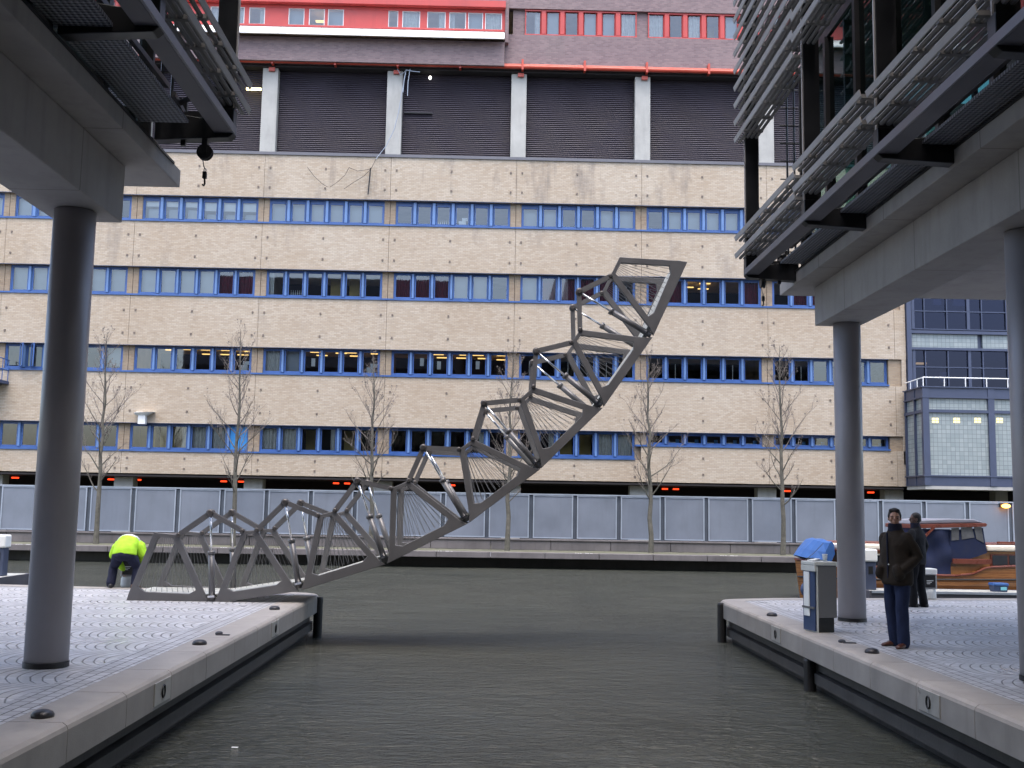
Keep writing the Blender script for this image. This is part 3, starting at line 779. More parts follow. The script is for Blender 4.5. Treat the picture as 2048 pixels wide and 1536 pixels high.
# projecting bay
B0, BY = 19.62, 48.6
bx = MB()
def bay_face(z0, z1, name, mat, inset):
    m = MB().box(B0+inset, 34, BY+inset, 50.85, z0, z1); return gp(m, name, mat)
bay_face(3.02, 3.48, 'base_fascia', 'steelblue', .02)
bay_face(3.48, 6.36, 'glass_block_wall', 'glassblock', .09)
bay_face(6.36, 6.50, 'transom', 'steelblue', .0)
bay_face(6.50, 7.02, 'glass_block_strip', 'glassblock', .09)
bay_face(7.02, 7.50, 'top_fascia', 'steelblue', .02)
gp(MB().box(B0-.05, 34, BY-.05, 50.84, 7.505, 7.56).box(B0-.04, 34, BY-.04, 50.84, 3.44, 3.50).box(B0-.03, 34, BY-.03, 50.84, 7.03, 7.09), 'cornice', 'steelblue')
gp(MB().box(B0+.05, 34, BY+.03, 50.8, 2.86, 3.015), 'soffit_edge', 'concrete')
for x in (B0+.14, 22.78, 26.0, 29.2):
    gp(MB().box(x-.13, x+.16, BY-.012, BY+.2, 3.03, 7.49), 'mullion', 'steelblue')
for y in (49.6, 50.7): gp(MB().box(B0-.012, B0+.2, y-.05, y+.05, 3.03, 7.49), 'mullion', 'steelblue')
for px in (1872, 1915, 1957, 2001, 2040):
    p = at(px, 841, BY)
    l = MB().box(p.x-.14, p.x-.015, BY+.078, BY+.089, p.z+.015, p.z+.12); l.box(p.x+.015, p.x+.14, BY+.078, BY+.089, p.z+.015, p.z+.12)
    l.box(p.x-.14, p.x-.015, BY+.078, BY+.089, p.z-.10, p.z-.015); l.box(p.x+.015, p.x+.14, BY+.078, BY+.089, p.z-.10, p.z-.015)
    gp(l, 'wall_lamp', 'lampblock')
m = MB(); m.tube([(B0+.1, 50.8, 7.95), (B0+.1, BY+.1, 7.98), (34, BY+.1, 7.98)], .03, 6)
for x in [B0+.1+.98*i for i in range(14)]: m.tube([(x, BY+.1, 7.56), (x, BY+.1, 7.98)], .025, 6)
for y in (49.4, 50.2): m.tube([(B0+.1, y, 7.56), (B0+.1, y, 7.95)], .022, 6)
gp(m, 'roof_rail', 'white')
gp(MB().box(GX0, 34, 51, 55.9, 2.9, 3.0), 'soffit', 'void')
for x in (24.5, 30): gp(MB().box(x-.3, x+.3, 51.5, 52.1, -.1, 2.89), 'column', 'concrete')
p = at(2012, 1012, 47.3)
o = MB().ell((p.x, 47.30, p.z), .20, .08, .09, 12, 8).build('fence_lamp', MAT['lamporange']); o2 = MB().box(p.x-.22, p.x+.22, 47.385, 47.465, p.z-.05, p.z+.12).build('lamp_housing', MAT['blacksteel'])
ft = thing('fence_lamp', 'glowing orange bulkhead lamp on the shaded fence above the wooden boat', 'lamp', (p.x, 47.4, p.z))
for q, nm in ((o, 'lamp_glass'), (o2, 'lamp_housing')):
    q.name = nm; q.parent = ft
    for v in q.data.vertices: v.co -= ORG[ft]

# ------------------------------------------------------------------ the two office buildings over the quays
def grating():
    g = G('diamond_mesh_tray'); p = g.pos(); x, y, z = g.sep(p)
    a = g.M('SINE', g.M('MULTIPLY', g.M('ADD', x, y), 62)); b = g.M('SINE', g.M('MULTIPLY', g.M('SUBTRACT', x, y), 62))
    k = g.M('MULTIPLY', a, b)
    c = g.mix(g.ramp(k, -.4, .4), (.09, .093, .11), (.26, .27, .31))
    return g.bsdf(c, .5, .4, g.bump(k, .8, .02))
MAT['grating'] = grating(); MAT['soffitgrey'] = pm('grey_soffit_strip', (.085, .082, .095), .55, .1, .08, 1.2)

def flank(s, name, lab, posts, beam_end, slab_end, dz, col_a, cols):
    b = thing(name, lab, 'building', (.57+s*9, 4, 0))
    X = lambda a: .57 + s*a
    def bx(a0, a1, y0, y1, z0, z1): 
        x0, x1 = sorted((X(a0), X(a1))); return MB().box(x0, x1, y0, y1, z0, z1)
    def P(m, nm, mat, parent=b, **kw): return m.build(nm, MAT[mat], parent, **kw)
    Y0 = -9
    P(bx(4.77, 5.50, Y0, beam_end, 4.80, 5.448), 'edge_beam', 'beamcon', bevel=.012)
    P(bx(4.38, 26, Y0, slab_end, 5.45, 5.66), 'floor_slab', 'beamcon', bevel=.008)
    P(bx(4.365, 4.379, Y0, slab_end-.3, 5.64, 5.668), 'edge_trim', 'blacksteel')
    for yc in cols:
        m = MB().lathe((X(col_a), yc, 0), [(.217, .05), (.217, 4.79)], 40)
        c = P(m, 'column', 'colcon', smooth=False)
        for pl in c.data.polygons: pl.use_smooth = len(pl.vertices) == 4
        P(MB().lathe((X(col_a), yc, 0), [(.225, .0), (.225, .055)], 40), 'base_ring', 'blacksteel', c)
    p0 = posts[0]; gy = p0-.12
    # maintenance walkway and edge channel
    P(bx(4.03 if s > 0 else 3.95, 4.47, Y0, p0-.42, 5.70+dz*.45, 5.735+dz*.45), 'walkway_grating', 'grating')
    P(bx(3.535, 3.56, Y0, p0+.02, 5.585+dz, 5.68+dz), 'edge_channel', 'channel')
    P(bx(3.565, 3.76, Y0, p0+.02, 5.585+dz, 5.62+dz), 'channel_soffit', 'soffitgrey')
    fr = MB()
    for a in (3.88, 4.12, 4.38): fr.bar((X(a), p0-.45, 5.88+dz), (X(a), p0+.0, 5.80+dz), .045, .06)
    fr.bar((X(3.86), p0-.05, 5.80+dz), (X(4.42), p0-.05, 5.80+dz), .05, .05); fr.bar((X(3.9), p0-.42, 5.88+dz), (X(4.35), p0-.05, 5.82+dz), .04, .04)
    fr.bar((X(4.12), p0, 5.45+dz), (X(4.12), p0, 6.0+dz), .05, .05)
    fr.bar((X(4.2), p0-.43, 5.98+dz), (X(4.2), Y0, 5.98+dz), .05, .06)
    P(fr, 'walkway_frame', 'blacksteel')
    for i, y in enumerate(posts):
        P(bx(3.575, 3.79, y-.035, y+.035, 5.84+dz, 13.2), 'fin_post', 'blacksteel')
        P(bx(3.555, 3.574, y-.012, y+.012, 5.84+dz, 13.2), 'fin_edge', 'louver')
        poly = [(3.55, 5.58), (3.60, 5.535), (4.43, 5.49), (4.43, 5.84), (3.92, 5.76), (3.84, 5.76), (3.80, 5.88), (3.55, 5.88)]
        m = MB().prism([(X(a), z+dz) for a, z in poly], y-.08, y+.08)
        P(m, 'bracket', 'blacksteel', bevel=.01, fix=True)
        P(bx(4.16, 4.43, y-.12, y+.12, 5.80+dz, 5.86+dz), 'bracket_plate', 'blacksteel')
    if s < 0: P(MB().box(-26, 28, -14, -9.05, -1, 22).box(-3.3, 4.45, -9.04, -3.0, 4.6, 20), 'rear_shade_block', 'darkclad')  # unseen blocks added behind the camera to cut light, not an office wing
    # glazed wall set back behind the walkway
    ys = [gy - 1.36*i for i in range(int((gy-Y0)/1.36)+1)]
    zz = [(5.67, 9.05), (9.45, 12.9)]
    for z0, z1 in zz:
        for i, y in enumerate(ys):
            y2 = max(Y0, y-1.36)
            f = bx(4.46, 4.60, y-.05 if i else y-.03, y+.05 if i else y+.03, z0, z1)
            w_ = P(f, 'window', 'blacksteel')
            P(MB().add([(X(4.53), y-.05, z0+.001), (X(4.53), y2+.05, z0+.001), (X(4.53), y2+.05, z1), (X(4.53), y-.05, z1)], [(0,1,2,3)]), 'pane', 'tealglass', w_)
        for i in range(5):
            a0 = 4.60+1.4*i
            w_ = P(bx(a0, a0+.07, gy-.05, gy+.05, z0, z1), 'window', 'blacksteel')
            P(MB().add([(X(a0+.071), gy, z0+.001), (X(a0+1.4), gy, z0+.001), (X(a0+1.4), gy, z1), (X(a0+.071), gy, z1)], [(0,1,2,3)]), 'pane', 'tealglass', w_)
    m = bx(4.50, 26, Y0, gy+.03, 9.06, 9.44); m2 = bx(4.5, 26, Y0, gy+.03, 12.91, 13.3); m.add(m2.v, m2.f)
    P(m, 'upper_slab', 'blacksteel')
    P(bx(4.52, 26, Y0, gy, 13.31, 21), 'upper_storey', 'channel'); P(bx(8.3, 26, Y0, gy-2.2, 5.67, 9.05), 'core', 'floorint'); P(bx(8.3, 26, Y0, gy-2.2, 9.45, 12.9), 'core', 'floorint')
    # ladder rail with rungs on the corner
    m = MB()
    for a in (4.40, 4.28): m.tube([(X(a), p0, 5.9+dz), (X(a), p0, 9.)], .018, 6)
    for i in range(10): m.tube([(X(4.16), p0, 6.0+dz+.31*i), (X(4.48), p0, 6.0+dz+.31*i)], .012, 5)
    P(m, 'ladder_rail', 'blacksteel')
    # louvre shelves: a flat fascia bar with three tubes behind it, clamped every 0.6 m
    for bi in range(len(posts)):
        ya = posts[bi] + (.28 if bi == 0 else -.02); yb = (posts[bi+1] if bi+1 < len(posts) else Y0)+.06
        low = [5.97+dz+.05*(bi % 2), 6.27+dz+.05*(bi % 2)]
        upp = [7.98+dz + .305*k + (.15 if bi % 2 else 0) for k in range(11)]
        for grp, zs in (('lower', low), ('upper', upp)):
            f = MB(); t = MB()
            for z in zs:
                off = .04*(bi % 2)
                f.add([(X(3.46-off), ya, z-.034), (X(3.472-off), ya, z-.040), (X(3.452-off), ya, z+.040), (X(3.44-off), ya, z+.034),
                       (X(3.46-off), yb, z-.034), (X(3.472-off), yb, z-.040), (X(3.452-off), yb, z+.040), (X(3.44-off), yb, z+.034)],
                      [(0,1,2,3), (7,6,5,4), (0,4,5,1), (1,5,6,2), (2,6,7,3), (3,7,4,0)])
                y = ya-.03; step = .62
                while y > yb+.05:
                    y2 = max(yb, y-step)
                    for j in range(4):
                        a = 3.535-off+.073*j
                        t.tube([(X(a), y, z-.03-.005*j), (X(a), y2+.06, z-.03-.005*j)], .027, 6)
                    t.box(*sorted((X(3.47-off), X(3.79-off))), y2+.0, y2+.062, z-.058, z-.012)
                    y = y2
            lv = P(f, 'louvre_bank', 'louver', fix=True)
            P(t, 'louvre_tube', 'louvertube', lv)
    return b
flank(1, 'right_office', 'office on pale columns with stepped grey louvres and green glass', [17.40, 14.05, 11.3, 8.55, 5.8, 3.05], 17.62, 18.33, 0, 5.21, [17.34, 11.38, 5.0])
flank(-1, 'left_office', 'dark overhanging office carried by one thick column beside the bridge foot', [11.80, 9.10, 6.35, 3.6, .85], 11.85, 12.62, .24, 5.12, [11.40, 5.6])
for o in list(bpy.data.objects):
    if o.name in ('right_office', 'left_office'): o.name = 'office_building'

# hoist pulleys under the first brackets
def pulley(p, axis, lab):
    t = thing('hoist_pulley', lab, 'pulley', p, 'hoist pulleys under the roof brackets')
    M = Matrix.Rotation(pi/2, 4, 'X') if axis == 'y' else Matrix.Rotation(pi/2, 4, 'Y')
    m = MB().lathe((0, 0, 0), [(.03, -.035), (.088, -.035), (.088, -.02), (.075, -.008), (.075, .008), (.088, .02), (.088, .035), (.03, .035)], 20)
    m.xf(Matrix.Translation(p) @ M); m.build('sheave', MAT['blacksteel'], t)
    m = MB().bar(p + Vector((0, 0, -.03)), p + Vector((0, 0, .15)), .06, .09, (0, 1, 0)); m.build('cheek', MAT['blacksteel'], t)
    m = MB().tube([p + Vector((.035*cos(a), .0, .16 + .035*sin(a))) for a in [i*pi/6 for i in range(13)]], .009, 6, cap=False); m.build('shackle', MAT['chrome'], t)
    m = MB().tube([p + Vector((-.02, 0, -.09)), p + Vector((-.005, 0, -.16)), p + Vector((.008, 0, -.19))], .006, 5)
    m.tube([p + Vector((.01 + .012*cos(a), 0, -.205 + .02*sin(a))) for a in [i*pi/4 for i in range(9)]], .006, 5, cap=False)
    m.build('chain', MAT['cable'], t)
    m = MB().box(p.x-.012, p.x+.03, p.y-.02, p.y+.02, p.z-.30, p.z-.225); m.tube([p + Vector((.01, 0, -.30)), p + Vector((.014, 0, -.36)), p + Vector((.004, 0, -.385)), p + Vector((-.012, 0, -.37))], .011, 6)
    m.build('hook', MAT['blacksteel'], t)
pulley(at(410, 305, 11.78), 'y', 'round black hoist pulley with hook, hanging face-on under the dark overhang')
pulley(at(1525, 566, 17.4), 'x', 'black hoist pulley seen edge-on, under the louvred office')
# ------------------------------------------------------------------ the curling footbridge
BY0 = 19.05; BW = 1.55
Pn = [(253,1200),(424,1203),(598.7,1177),(770.7,1124),(934,1043),(1078.7,934),(1203,812),(1302,671),(1370,523)]
TL = [(309,1064.5),(485,1062),(636.3,1031),(782,977),(918,899),(1038,800),(1142,685.7),(1220,553)]
TR = [(358,1070),(514.5,1060),(670.6,1021),(817.7,961),(946,878),(1066.7,774),(1160,659.7),(1239,515)]
AP = [(421.7,1025.5),(570.6,1004.7),(715,962),(847,895.5),(968,807),(1072,702.7),(1158,584)]
def bp(p): v = at(p[0], p[1], BY0); return Vector((v.x, v.z))
Pn = [bp(p) for p in Pn]; TL = [bp(p) for p in TL]; TR = [bp(p) for p in TR]; AP = [bp(p) for p in AP]
br = thing('rolling_bridge', 'grey steel footbridge of hinged truss segments curling up over the water', 'bridge', (Pn[0].x, BY0+.8, 0))
def isect(p, d, q, e):
    c = d.x*e.y - d.y*e.x; t = ((q.x-p.x)*e.y - (q.y-p.y)*e.x)/c; return p + d*t
for i in range(8):
    a, b, c, d = Pn[i], Pn[i+1], TR[i], TL[i]
    e = (b-a).normalized(); up = Vector((-e.y, e.x))
    a2, b2 = a + e*.045 - up*.04, b - e*.045 - up*.04
    if i == 0: a2 = a
    if i == 7: b2 = b
    outer = [a2, b2, c, d]
    wd = [.155, .105, .068, .105]; ins = []
    for k in range(4):
        p, q = outer[k], outer[(k+1) % 4]; t = (q-p).normalized(); ins.append((p + Vector((-t.y, t.x))*wd[k], t))
    inn = [isect(ins[k-1][0], ins[k-1][1], ins[k][0], ins[k][1]) for k in range(4)]
    A, B, C_, D = inn
    L = min(.15, (B-A).length*.2)
    inner = [A + (D-A).normalized()*L*.55, A + (B-A).normalized()*L, B + (A-B).normalized()*L, B + (C_-B).normalized()*L*.55, C_, D]
    g0 = 0 if i == 0 else .010; g1 = 0 if i == 7 else .010
    oo = [a2 + (d-a2).normalized()*.11, a + e*g0 - up*.04, b - e*g1 - up*.04, b2 + (c-b2).normalized()*.11, c, d]
    for y in (BY0, BY0+BW):
        y0, y1 = y-.045, y+.045; vs = []; n = 6
        for yy in (y0, y1):
            vs += [(p.x, yy, p.y) for p in oo] + [(p.x, yy, p.y) for p in inner]
        fs = []
        for k in range(n):
            j = (k+1) % n
            fs += [(k, j, n+j, n+k), (2*n+k, 3*n+k, 3*n+j, 2*n+j), (k, 2*n+k, 2*n+j, j), (n+k, n+j, 3*n+j, 3*n+k)]
        o = MB().add(vs, fs).build('side_frame', MAT['bridge'], br, bevel=.008, fix=True)
        m = MB(); nc = 12      # fan of balustrade cables
        for k in range(nc):
            f = (k+.5)/nc
            p = d.lerp(c, .06+.88*f) - up*.05; q = a.lerp(b, .12+.76*f) + up*.15
            m.tube([(p.x, y, p.y), (q.x, y, q.y)], .0042, 4, cap=False)
        m.build('balustrade_cable', MAT['cable'], o)
        # small end lugs where the links pin on
        for p in (c, d):
            if (p is d and i == 0) or (p is c and i == 7): continue
            MB().lathe((0, 0, 0), [(.02, -.07), (.042, -.066), (.042, .066), (.02, .07)], 12).xf(Matrix.Translation((p.x, y, p.y)) @ Matrix.Rotation(pi/2, 4, 'X')).build('hinge_pin', MAT['pin'], br)
    m = MB(); nn = 13          # deck planks between the two frames
    for k in range(nn):
        p = a.lerp(b, (k+.06)/nn) + up*.10; q = a.lerp(b, (k+.94)/nn) + up*.10
        m.bar((p.x, BY0+BW/2, p.y), (q.x, BY0+BW/2, q.y), BW-.12, .035, (up.x, 0, up.y))
    m.build('deck', MAT['deck'], br)
    m = MB()
    for f in (.12, .5, .88):
        p = a.lerp(b, f) + up*.045; m.bar((p.x, BY0+.05, p.y), (p.x, BY0+BW-.05, p.y), .06, .06)
    m.build('cross_beam', MAT['bridge'], br)
for i in range(7):
    ap = AP[i]; p = Pn[i+1]
    for y in (BY0, BY0+BW):
        for q in (TR[i], TL[i+1]):
            m = MB()
            for dy in (-.052, .052): m.bar((q.x, y+dy, q.y), (ap.x, y+dy, ap.y), .022, .105, (0, 0, 1)) if False else m.bar((q.x, y+dy, q.y), (ap.x, y+dy, ap.y), .024, .078, (0.0001, 0, 1))
            m.build('link', MAT['bridge'], br)
        MB().lathe((0, 0, 0), [(.03, -.09), (.062, -.083), (.062, .083), (.03, .09)], 14).xf(Matrix.Translation((ap.x, y, ap.y)) @ Matrix.Rotation(pi/2, 4, 'X')).build('apex_pin', MAT['pin'], br)
        v = (ap-p); L = v.length; u = v/L; top = p + u*(.70 if i < 2 else .74)*1.0 if False else p + u*min(.86, L*.66)
        body = MB().tube([(p.x+u.x*.0, y, p.y+u.y*.0), (top.x, y, top.y)], .054, 14)
        body.tube([(top.x-u.x*.05, y, top.y-u.y*.05), (top.x+u.x*.012, y, top.y+u.y*.012)], .064, 14)
        r = body.build('ram', MAT['ram'], br)
        for pl in r.data.polygons: pl.use_smooth = len(pl.vertices) == 4
        r2 = MB().tube([(top.x+u.x*.013, y, top.y+u.y*.013), (ap.x-u.x*.03, y, ap.y-u.y*.03)], .019, 10).build('ram_rod', MAT['chrome'], r, smooth=True)
        e = (Pn[i+2]-Pn[i]).normalized()
        for dy in (-.06, .06): MB().bar((p.x-e.x*.06+u.x*.09, y+dy, p.y-e.y*.06+u.y*.09), (p.x+e.x*.06+u.x*.09, y+dy, p.y+e.y*.06+u.y*.09), .03, .035).build('hinge_plate', MAT['chrome'], br)
for o in br.children:
    if o.name.startswith('hinge_pin') or o.name.startswith('apex_pin'): o.data.polygons.foreach_set('use_smooth', [len(p.vertices) == 4 for p in o.data.polygons])

# ------------------------------------------------------------------ pontoons, boat and things on them
def pontoon(x0, x1, y0, y1, lab):
    t = thing('pontoon', lab, 'pontoon', ((x0+x1)/2, (y0+y1)/2, -.75), 'floating pontoons in the basin')
    m = MB(); n = int((x1-x0)/.16)
    for i in range(n): m.box(x0+(x1-x0)*i/n+.004, x0+(x1-x0)*(i+1)/n-.004, y0+.1, y1-.1, -.36, -.325)
    m.build('deck', MAT['deck'], t)
    f = MB().box(x0, x1, y0, y0+.095, -.70, -.318).box(x0, x1, y1-.095, y1, -.70, -.318).box(x0-.06, x0-.002, y0, y1, -.70, -.318).box(x1+.002, x1+.06, y0, y1, -.70, -.318)
    f.build('fascia', MAT['pontoonside'], t, bevel=.01)
    MB().box(x0, x1, y0-.03, y0-.002, -.375, -.315).build('edge_strip', MAT['fenceframe'], t)
    MB().box(x0+.1, x1-.1, y0+.1, y1-.1, -.95, -.37).build('float', MAT['pile'], t)
    return t
MAT['pontoonside'] = pm('pontoon_side_board', (.07, .07, .085), .55, 0, .2, 1.5, 0, 40, .2)
pontoon(10.1, 26, 28.7, 29.9, 'long low pontoon with a dark side and pale edge beside the wooden boat')
pontoon(-32, -12.75, 28.4, 30.4, 'short pontoon end beside the thick dark column')

def wood():
    g = G('varnished_boat_planks'); p = g.pos(); x, y, z = g.sep(p)
    gr = g.noise(g.vscale(p, (1.2, 1.2, 22)), 2.2, 5, .6)
    pl = g.M('FRACT', g.M('DIVIDE', g.M('ADD', z, 5), .125)); ln = g.ramp(g.M('MINIMUM', pl, g.M('SUBTRACT', 1, pl)), .03, .07)
    pid = g.n('ShaderNodeTexWhiteNoise', {'W': g.M('FLOOR', g.M('DIVIDE', g.M('ADD', z, 5), .125))}, noise_dimensions='1D').outputs[0]
    c = g.mix(g.ramp(gr, .3, .7), (.20, .078, .027), (.34, .155, .055))
    c = g.mix(g.M('MULTIPLY', pid, .45), c, (.17, .06, .022)); c = g.mix(ln, (.10, .035, .015), c)
    return g.bsdf(c, .22, 0, None, .5)
MAT['boatwood'] = wood()
MAT['boatpanel'] = pm('varnished_boat_panel', (.34, .16, .055), .22, 0, .22, 3)
MAT['boattrim'] = pm('mahogany_trim', (.14, .036, .022), .3, 0, .2, 3)
MAT['boatblue'] = pm('blue_canvas', (.008, .016, .055), .9, 0, .15, 3, .2, 20)
MAT['tarp'] = pm('bright_blue_tarpaulin', (.030, .10, .30), .5, 0, .12, 4, .15, 15)
MAT['boatwhite'] = pm('cream_cabin_roof', (.86, .80, .68), .35, 0, .05, 2)
MAT['boatgrey'] = pm('grey_canopy_top', (.17, .18, .22), .6, 0, .1, 2)
MAT['boatglass'] = pm('dark_boat_window', (.012, .014, .02), .08)
MAT['clearvinyl'] = pm('hazy_vinyl_window', (.10, .105, .115), .2, 0, .4, 3)
NY = 30.0
def bxz(px, py, Y=NY): v = at(px, py, Y); return (v.x, v.z)
bo = thing('wooden_boat', 'varnished wooden cabin cruiser with blue canvas cockpit moored at the pontoon', 'boat', (12.5, 31.2, -.75))
def B(m, nm, mat, parent=bo, **kw): return m.build(nm, MAT[mat], parent, **kw)
st = [(8.78, .04, .36, -.80), (9.0, .34, .34, -.86), (9.4, .72, .30, -.93), (9.9, 1.0, .27, -.97), (11.0, 1.2, .22, -1.0), (12.1, 1.22, .10, -1.0), (12.9, 1.22, .03, -1.0), (13.5, 1.21, .16, -1.0), (13.9, 1.2, .27, -1.0), (15.0, 1.12, .33, -.98), (16.6, .8, .45, -.9), (18.2, .06, .68, -.7)]
rings = []
for x, hb, sh, kl in st:
    rake = .0
    sec = [(-hb, sh), (-hb*1.0, sh*.4-.25), (-hb*.93, -.62), (-hb*.6, -.85), (0, kl), (hb*.6, -.85), (hb*.93, -.62), (hb*1.0, sh*.4-.25), (hb, sh)]
    rings.append([Vector((x + (.12*(z-sh) if x < 9 else 0)*-1, 31.2+y, z)) for y, z in sec])
B(MB().loft(rings), 'hull', 'boatwood', fix=True)
gun = [(8.8, .37), (9.0, .35), (9.4, .31), (9.9, .28), (11, .23), (12.0, .12), (12.3, .045), (12.9, .04), (13.4, .10), (13.75, .26), (13.95, .29), (15, .345), (16.6, .46)]
hbx = lambda x: [a for a in (next((s0[1] + (s1[1]-s0[1])*(x-s0[0])/(s1[0]-s0[0]) for s0, s1 in zip(st, st[1:]) if s0[0] <= x <= s1[0]), .9),)][0]
m = MB(); m.tube([(x, 31.2-hbx(x)-.01, z) for x, z in gun], .035, 6); m.tube([(x, 31.2+hbx(x)+.01, z) for x, z in gun], .035, 6)
B(m, 'gunwale', 'boattrim')
m = MB(); xs_ = [8.82+.34*i for i in range(24)]
m.tube([(x, 31.2-hbx(x)*.995-.012, -.12 + .012*(x-8.6)) for x in xs_], .028, 6); B(m, 'rub_rail', 'blacksteel')
# aft cabin
B(MB().box(9.85, 11.7, 30.16, 32.24, .15, .66), 'aft_cabin', 'boatpanel', bevel=.02)
B(MB().box(9.9, 11.68, 30.13, 30.157, .36, .43), 'cabin_moulding', 'boattrim')
B(MB().box(9.6, 11.75, 30.08, 32.32, .665, .70), 'roof_edge', 'boattrim', bevel=.01)
B(MB().box(9.62, 11.72, 30.10, 32.30, .702, .87), 'aft_roof', 'boatwhite', bevel=.05)
B(MB().box(9.7, 11.7, 30.3, 32.1, .872, .90), 'roof_rail', 'boattrim', bevel=.01)
fr_ = B(MB().box(10.62, 11.02, 30.135, 30.158, .14, .60), 'window', 'boatwhite', bevel=.012)
B(MB().box(10.66, 10.98, 30.12, 30.133, .18, .56), 'pane', 'boatglass', fr_, bevel=.01)
# tarpaulin over the stern
tp = [bxz(1594, 1119), bxz(1610, 1104), bxz(1637, 1086), bxz(1652, 1083), bxz(1664, 1089), bxz(1668, 1107), bxz(1655, 1116), bxz(1641, 1128), bxz(1615, 1124)]
rg = []
for i in range(9):
    y = 29.98 + 2.44*i/8; k = 1 - .25*abs(i-4)/4*0
    v_ = (i-4)/4
    rg.append([Vector((x + (.30 + .42*v_*v_)*(1-min(1, max(0, (x-8.5)/1.05))), y, z + .06*(1-((i-4)/4)**2) + .015*sin(i*2.1+j))) for j, (x, z) in enumerate(tp)])
B(MB().loft(rg), 'tarpaulin', 'tarp', fix=True, smooth=False)
m = MB(); m.tube([Vector((bxz(a, c)[0], 29.97, bxz(a, c)[1])) for a, c in ((1608, 1122), (1628, 1105), (1646, 1086))], .008, 4); B(m, 'tarpaulin_cord', 'blacksteel')
m = MB().ell((8.88, 30.72, -.45), .10, .10, .17, 10, 8); m.tube([(8.88, 30.72, -.29), (8.95, 30.85, .30)], .01, 4); B(m, 'fender', 'bluedark', smooth=True)
# cockpit with canvas sides under a hard top
B(MB().box(11.72, 13.9, 30.12, 32.28, -.1, .28), 'cockpit_side', 'boatpanel')
B(MB().box(12.85, 13.92, 30.02, 30.115, .36, .50), 'coaming_trim', 'boattrim', bevel=.01)
rt = [(11.86, 1.32), (13.80, 1.40), (13.84, 1.46), (13.8, 1.50), (11.86, 1.43)]
B(MB().prism(rt, 29.98, 32.42), 'roof_frame', 'boattrim', bevel=.01, fix=True)
rt = [(11.88, 1.435), (13.78, 1.505), (13.5, 1.60), (12.8, 1.60), (11.95, 1.55)]
B(MB().prism(rt, 30.04, 32.36), 'hard_top', 'boatgrey', bevel=.03, fix=True)
m = MB()
for y in (30.0, 32.4): m.bar((12.0, y, 1.02), (12.36, y, 1.38), .05, .10, (0, 1, 0))
B(m, 'roof_brace', 'boattrim')
def canvas(pts, nm, y, mat, n=1):
    m = MB().prism([bxz(a, c, y) for a, c in pts], y, y+.03); return B(m, nm, mat, fix=True)
cs = MB(); nn = 14; gridv = []
for j in range(nn+1):
    for i in range(11):
        x = 11.92 + .90*i/10; z = -.07 + 1.38*j/nn
        gridv.append((x, 30.05 + .03*sin(x*7+z*5) + .025*sin(z*9-x*4) - .02*cos(x*13), z))
cs.add(gridv, [(j*11+i, j*11+i+1, (j+1)*11+i+1, (j+1)*11+i) for j in range(nn) for i in range(10)])
B(cs, 'canvas_side', 'boatblue', smooth=True)
B(MB().box(11.90, 11.94, 30.2, 32.3, -.05, 1.33), 'canvas_back', 'boatblue')
ws = canvas([(1900, 1060), (1966, 1056), (1974, 1106), (1932, 1121), (1900, 1124)], 'windscreen_canvas', 30.06, 'boatblue')
for q in ([(1903, 1056), (1918, 1055), (1918, 1080), (1903, 1081)], [(1922, 1055), (1944, 1054), (1949, 1075), (1924, 1079)], [(1948, 1054), (1963, 1054), (1968, 1086), (1953, 1078)]):
    B(MB().prism([bxz(a, c, 30.045) for a, c in q], 30.045, 30.058), 'clear_window', 'clearvinyl', ws, fix=True)
# fore cabin
fc = [(13.75, .25), (17.0, .40), (16.6, .72), (13.95, .70), (13.0, .46), (13.0, .25)]
B(MB().prism(fc, 30.2, 32.2), 'fore_cabin', 'boatpanel', fix=True)
B(MB().box(13.85, 16.6, 30.10, 32.30, .722, .89), 'fore_roof', 'boatwhite', bevel=.05)
B(MB().box(13.9, 16.55, 30.25, 32.15, .892, .92).box(14.2, 16, 30.2, 30.24, .93, .99), 'roof_rail', 'boattrim', bevel=.01)
fr_ = B(MB().box(13.98, 15.4, 30.165, 30.197, .30, .64), 'window', 'boattrim', bevel=.01)
for a in (14.03, 14.5, 14.95): B(MB().box(a, a+.42, 30.15, 30.163, .33, .61), 'pane', 'boatglass', fr_)
m = MB().tube([(9.6, 30.1, .35), at(1716, 1137, 29.2) , (10.4, 29.0, .3)], .012, 5) if False else MB().tube([at(1667, 1137, 30.0), at(1690, 1120, 29.98), at(1712, 1105, 29.97)], .010, 5)
B(m, 'mooring_rope', 'offwhite')
# blue crate on the pontoon
cp = at(1980, 1176, 29.1); cx_, cz_ = cp.x+.28, -.325
t = thing('storage_crate', 'small dark blue crate with a bright blue lid on the pontoon by the boat', 'crate', (cx_, 29.2, cz_))
def tap(x, y, z0, z1, a0, b0, a1, b1): return MB().add([(x-a0, y-b0, z0), (x+a0, y-b0, z0), (x+a0, y+b0, z0), (x-a0, y+b0, z0), (x-a1, y-b1, z1), (x+a1, y-b1, z1), (x+a1, y+b1, z1), (x-a1, y+b1, z1)], [(0,3,2,1), (4,5,6,7), (0,1,5,4), (1,2,6,5), (2,3,7,6), (3,0,4,7)])
tap(cx_, 29.2, cz_, cz_+.17, .17, .13, .20, .15).build('crate_body', MAT['bluedark'], t)
tap(cx_, 29.2, cz_+.172, cz_+.235, .22, .165, .20, .15).build('lid', MAT['tarp'], t, bevel=.012)
MAT['paleteal'] = pm('pale_teal_label', (.18, .50, .60), .5)
MB().box(cx_-.02, cx_+.14, 29.028, 29.044, cz_+.05, cz_+.135).build('sticker', MAT['paleteal'], t)

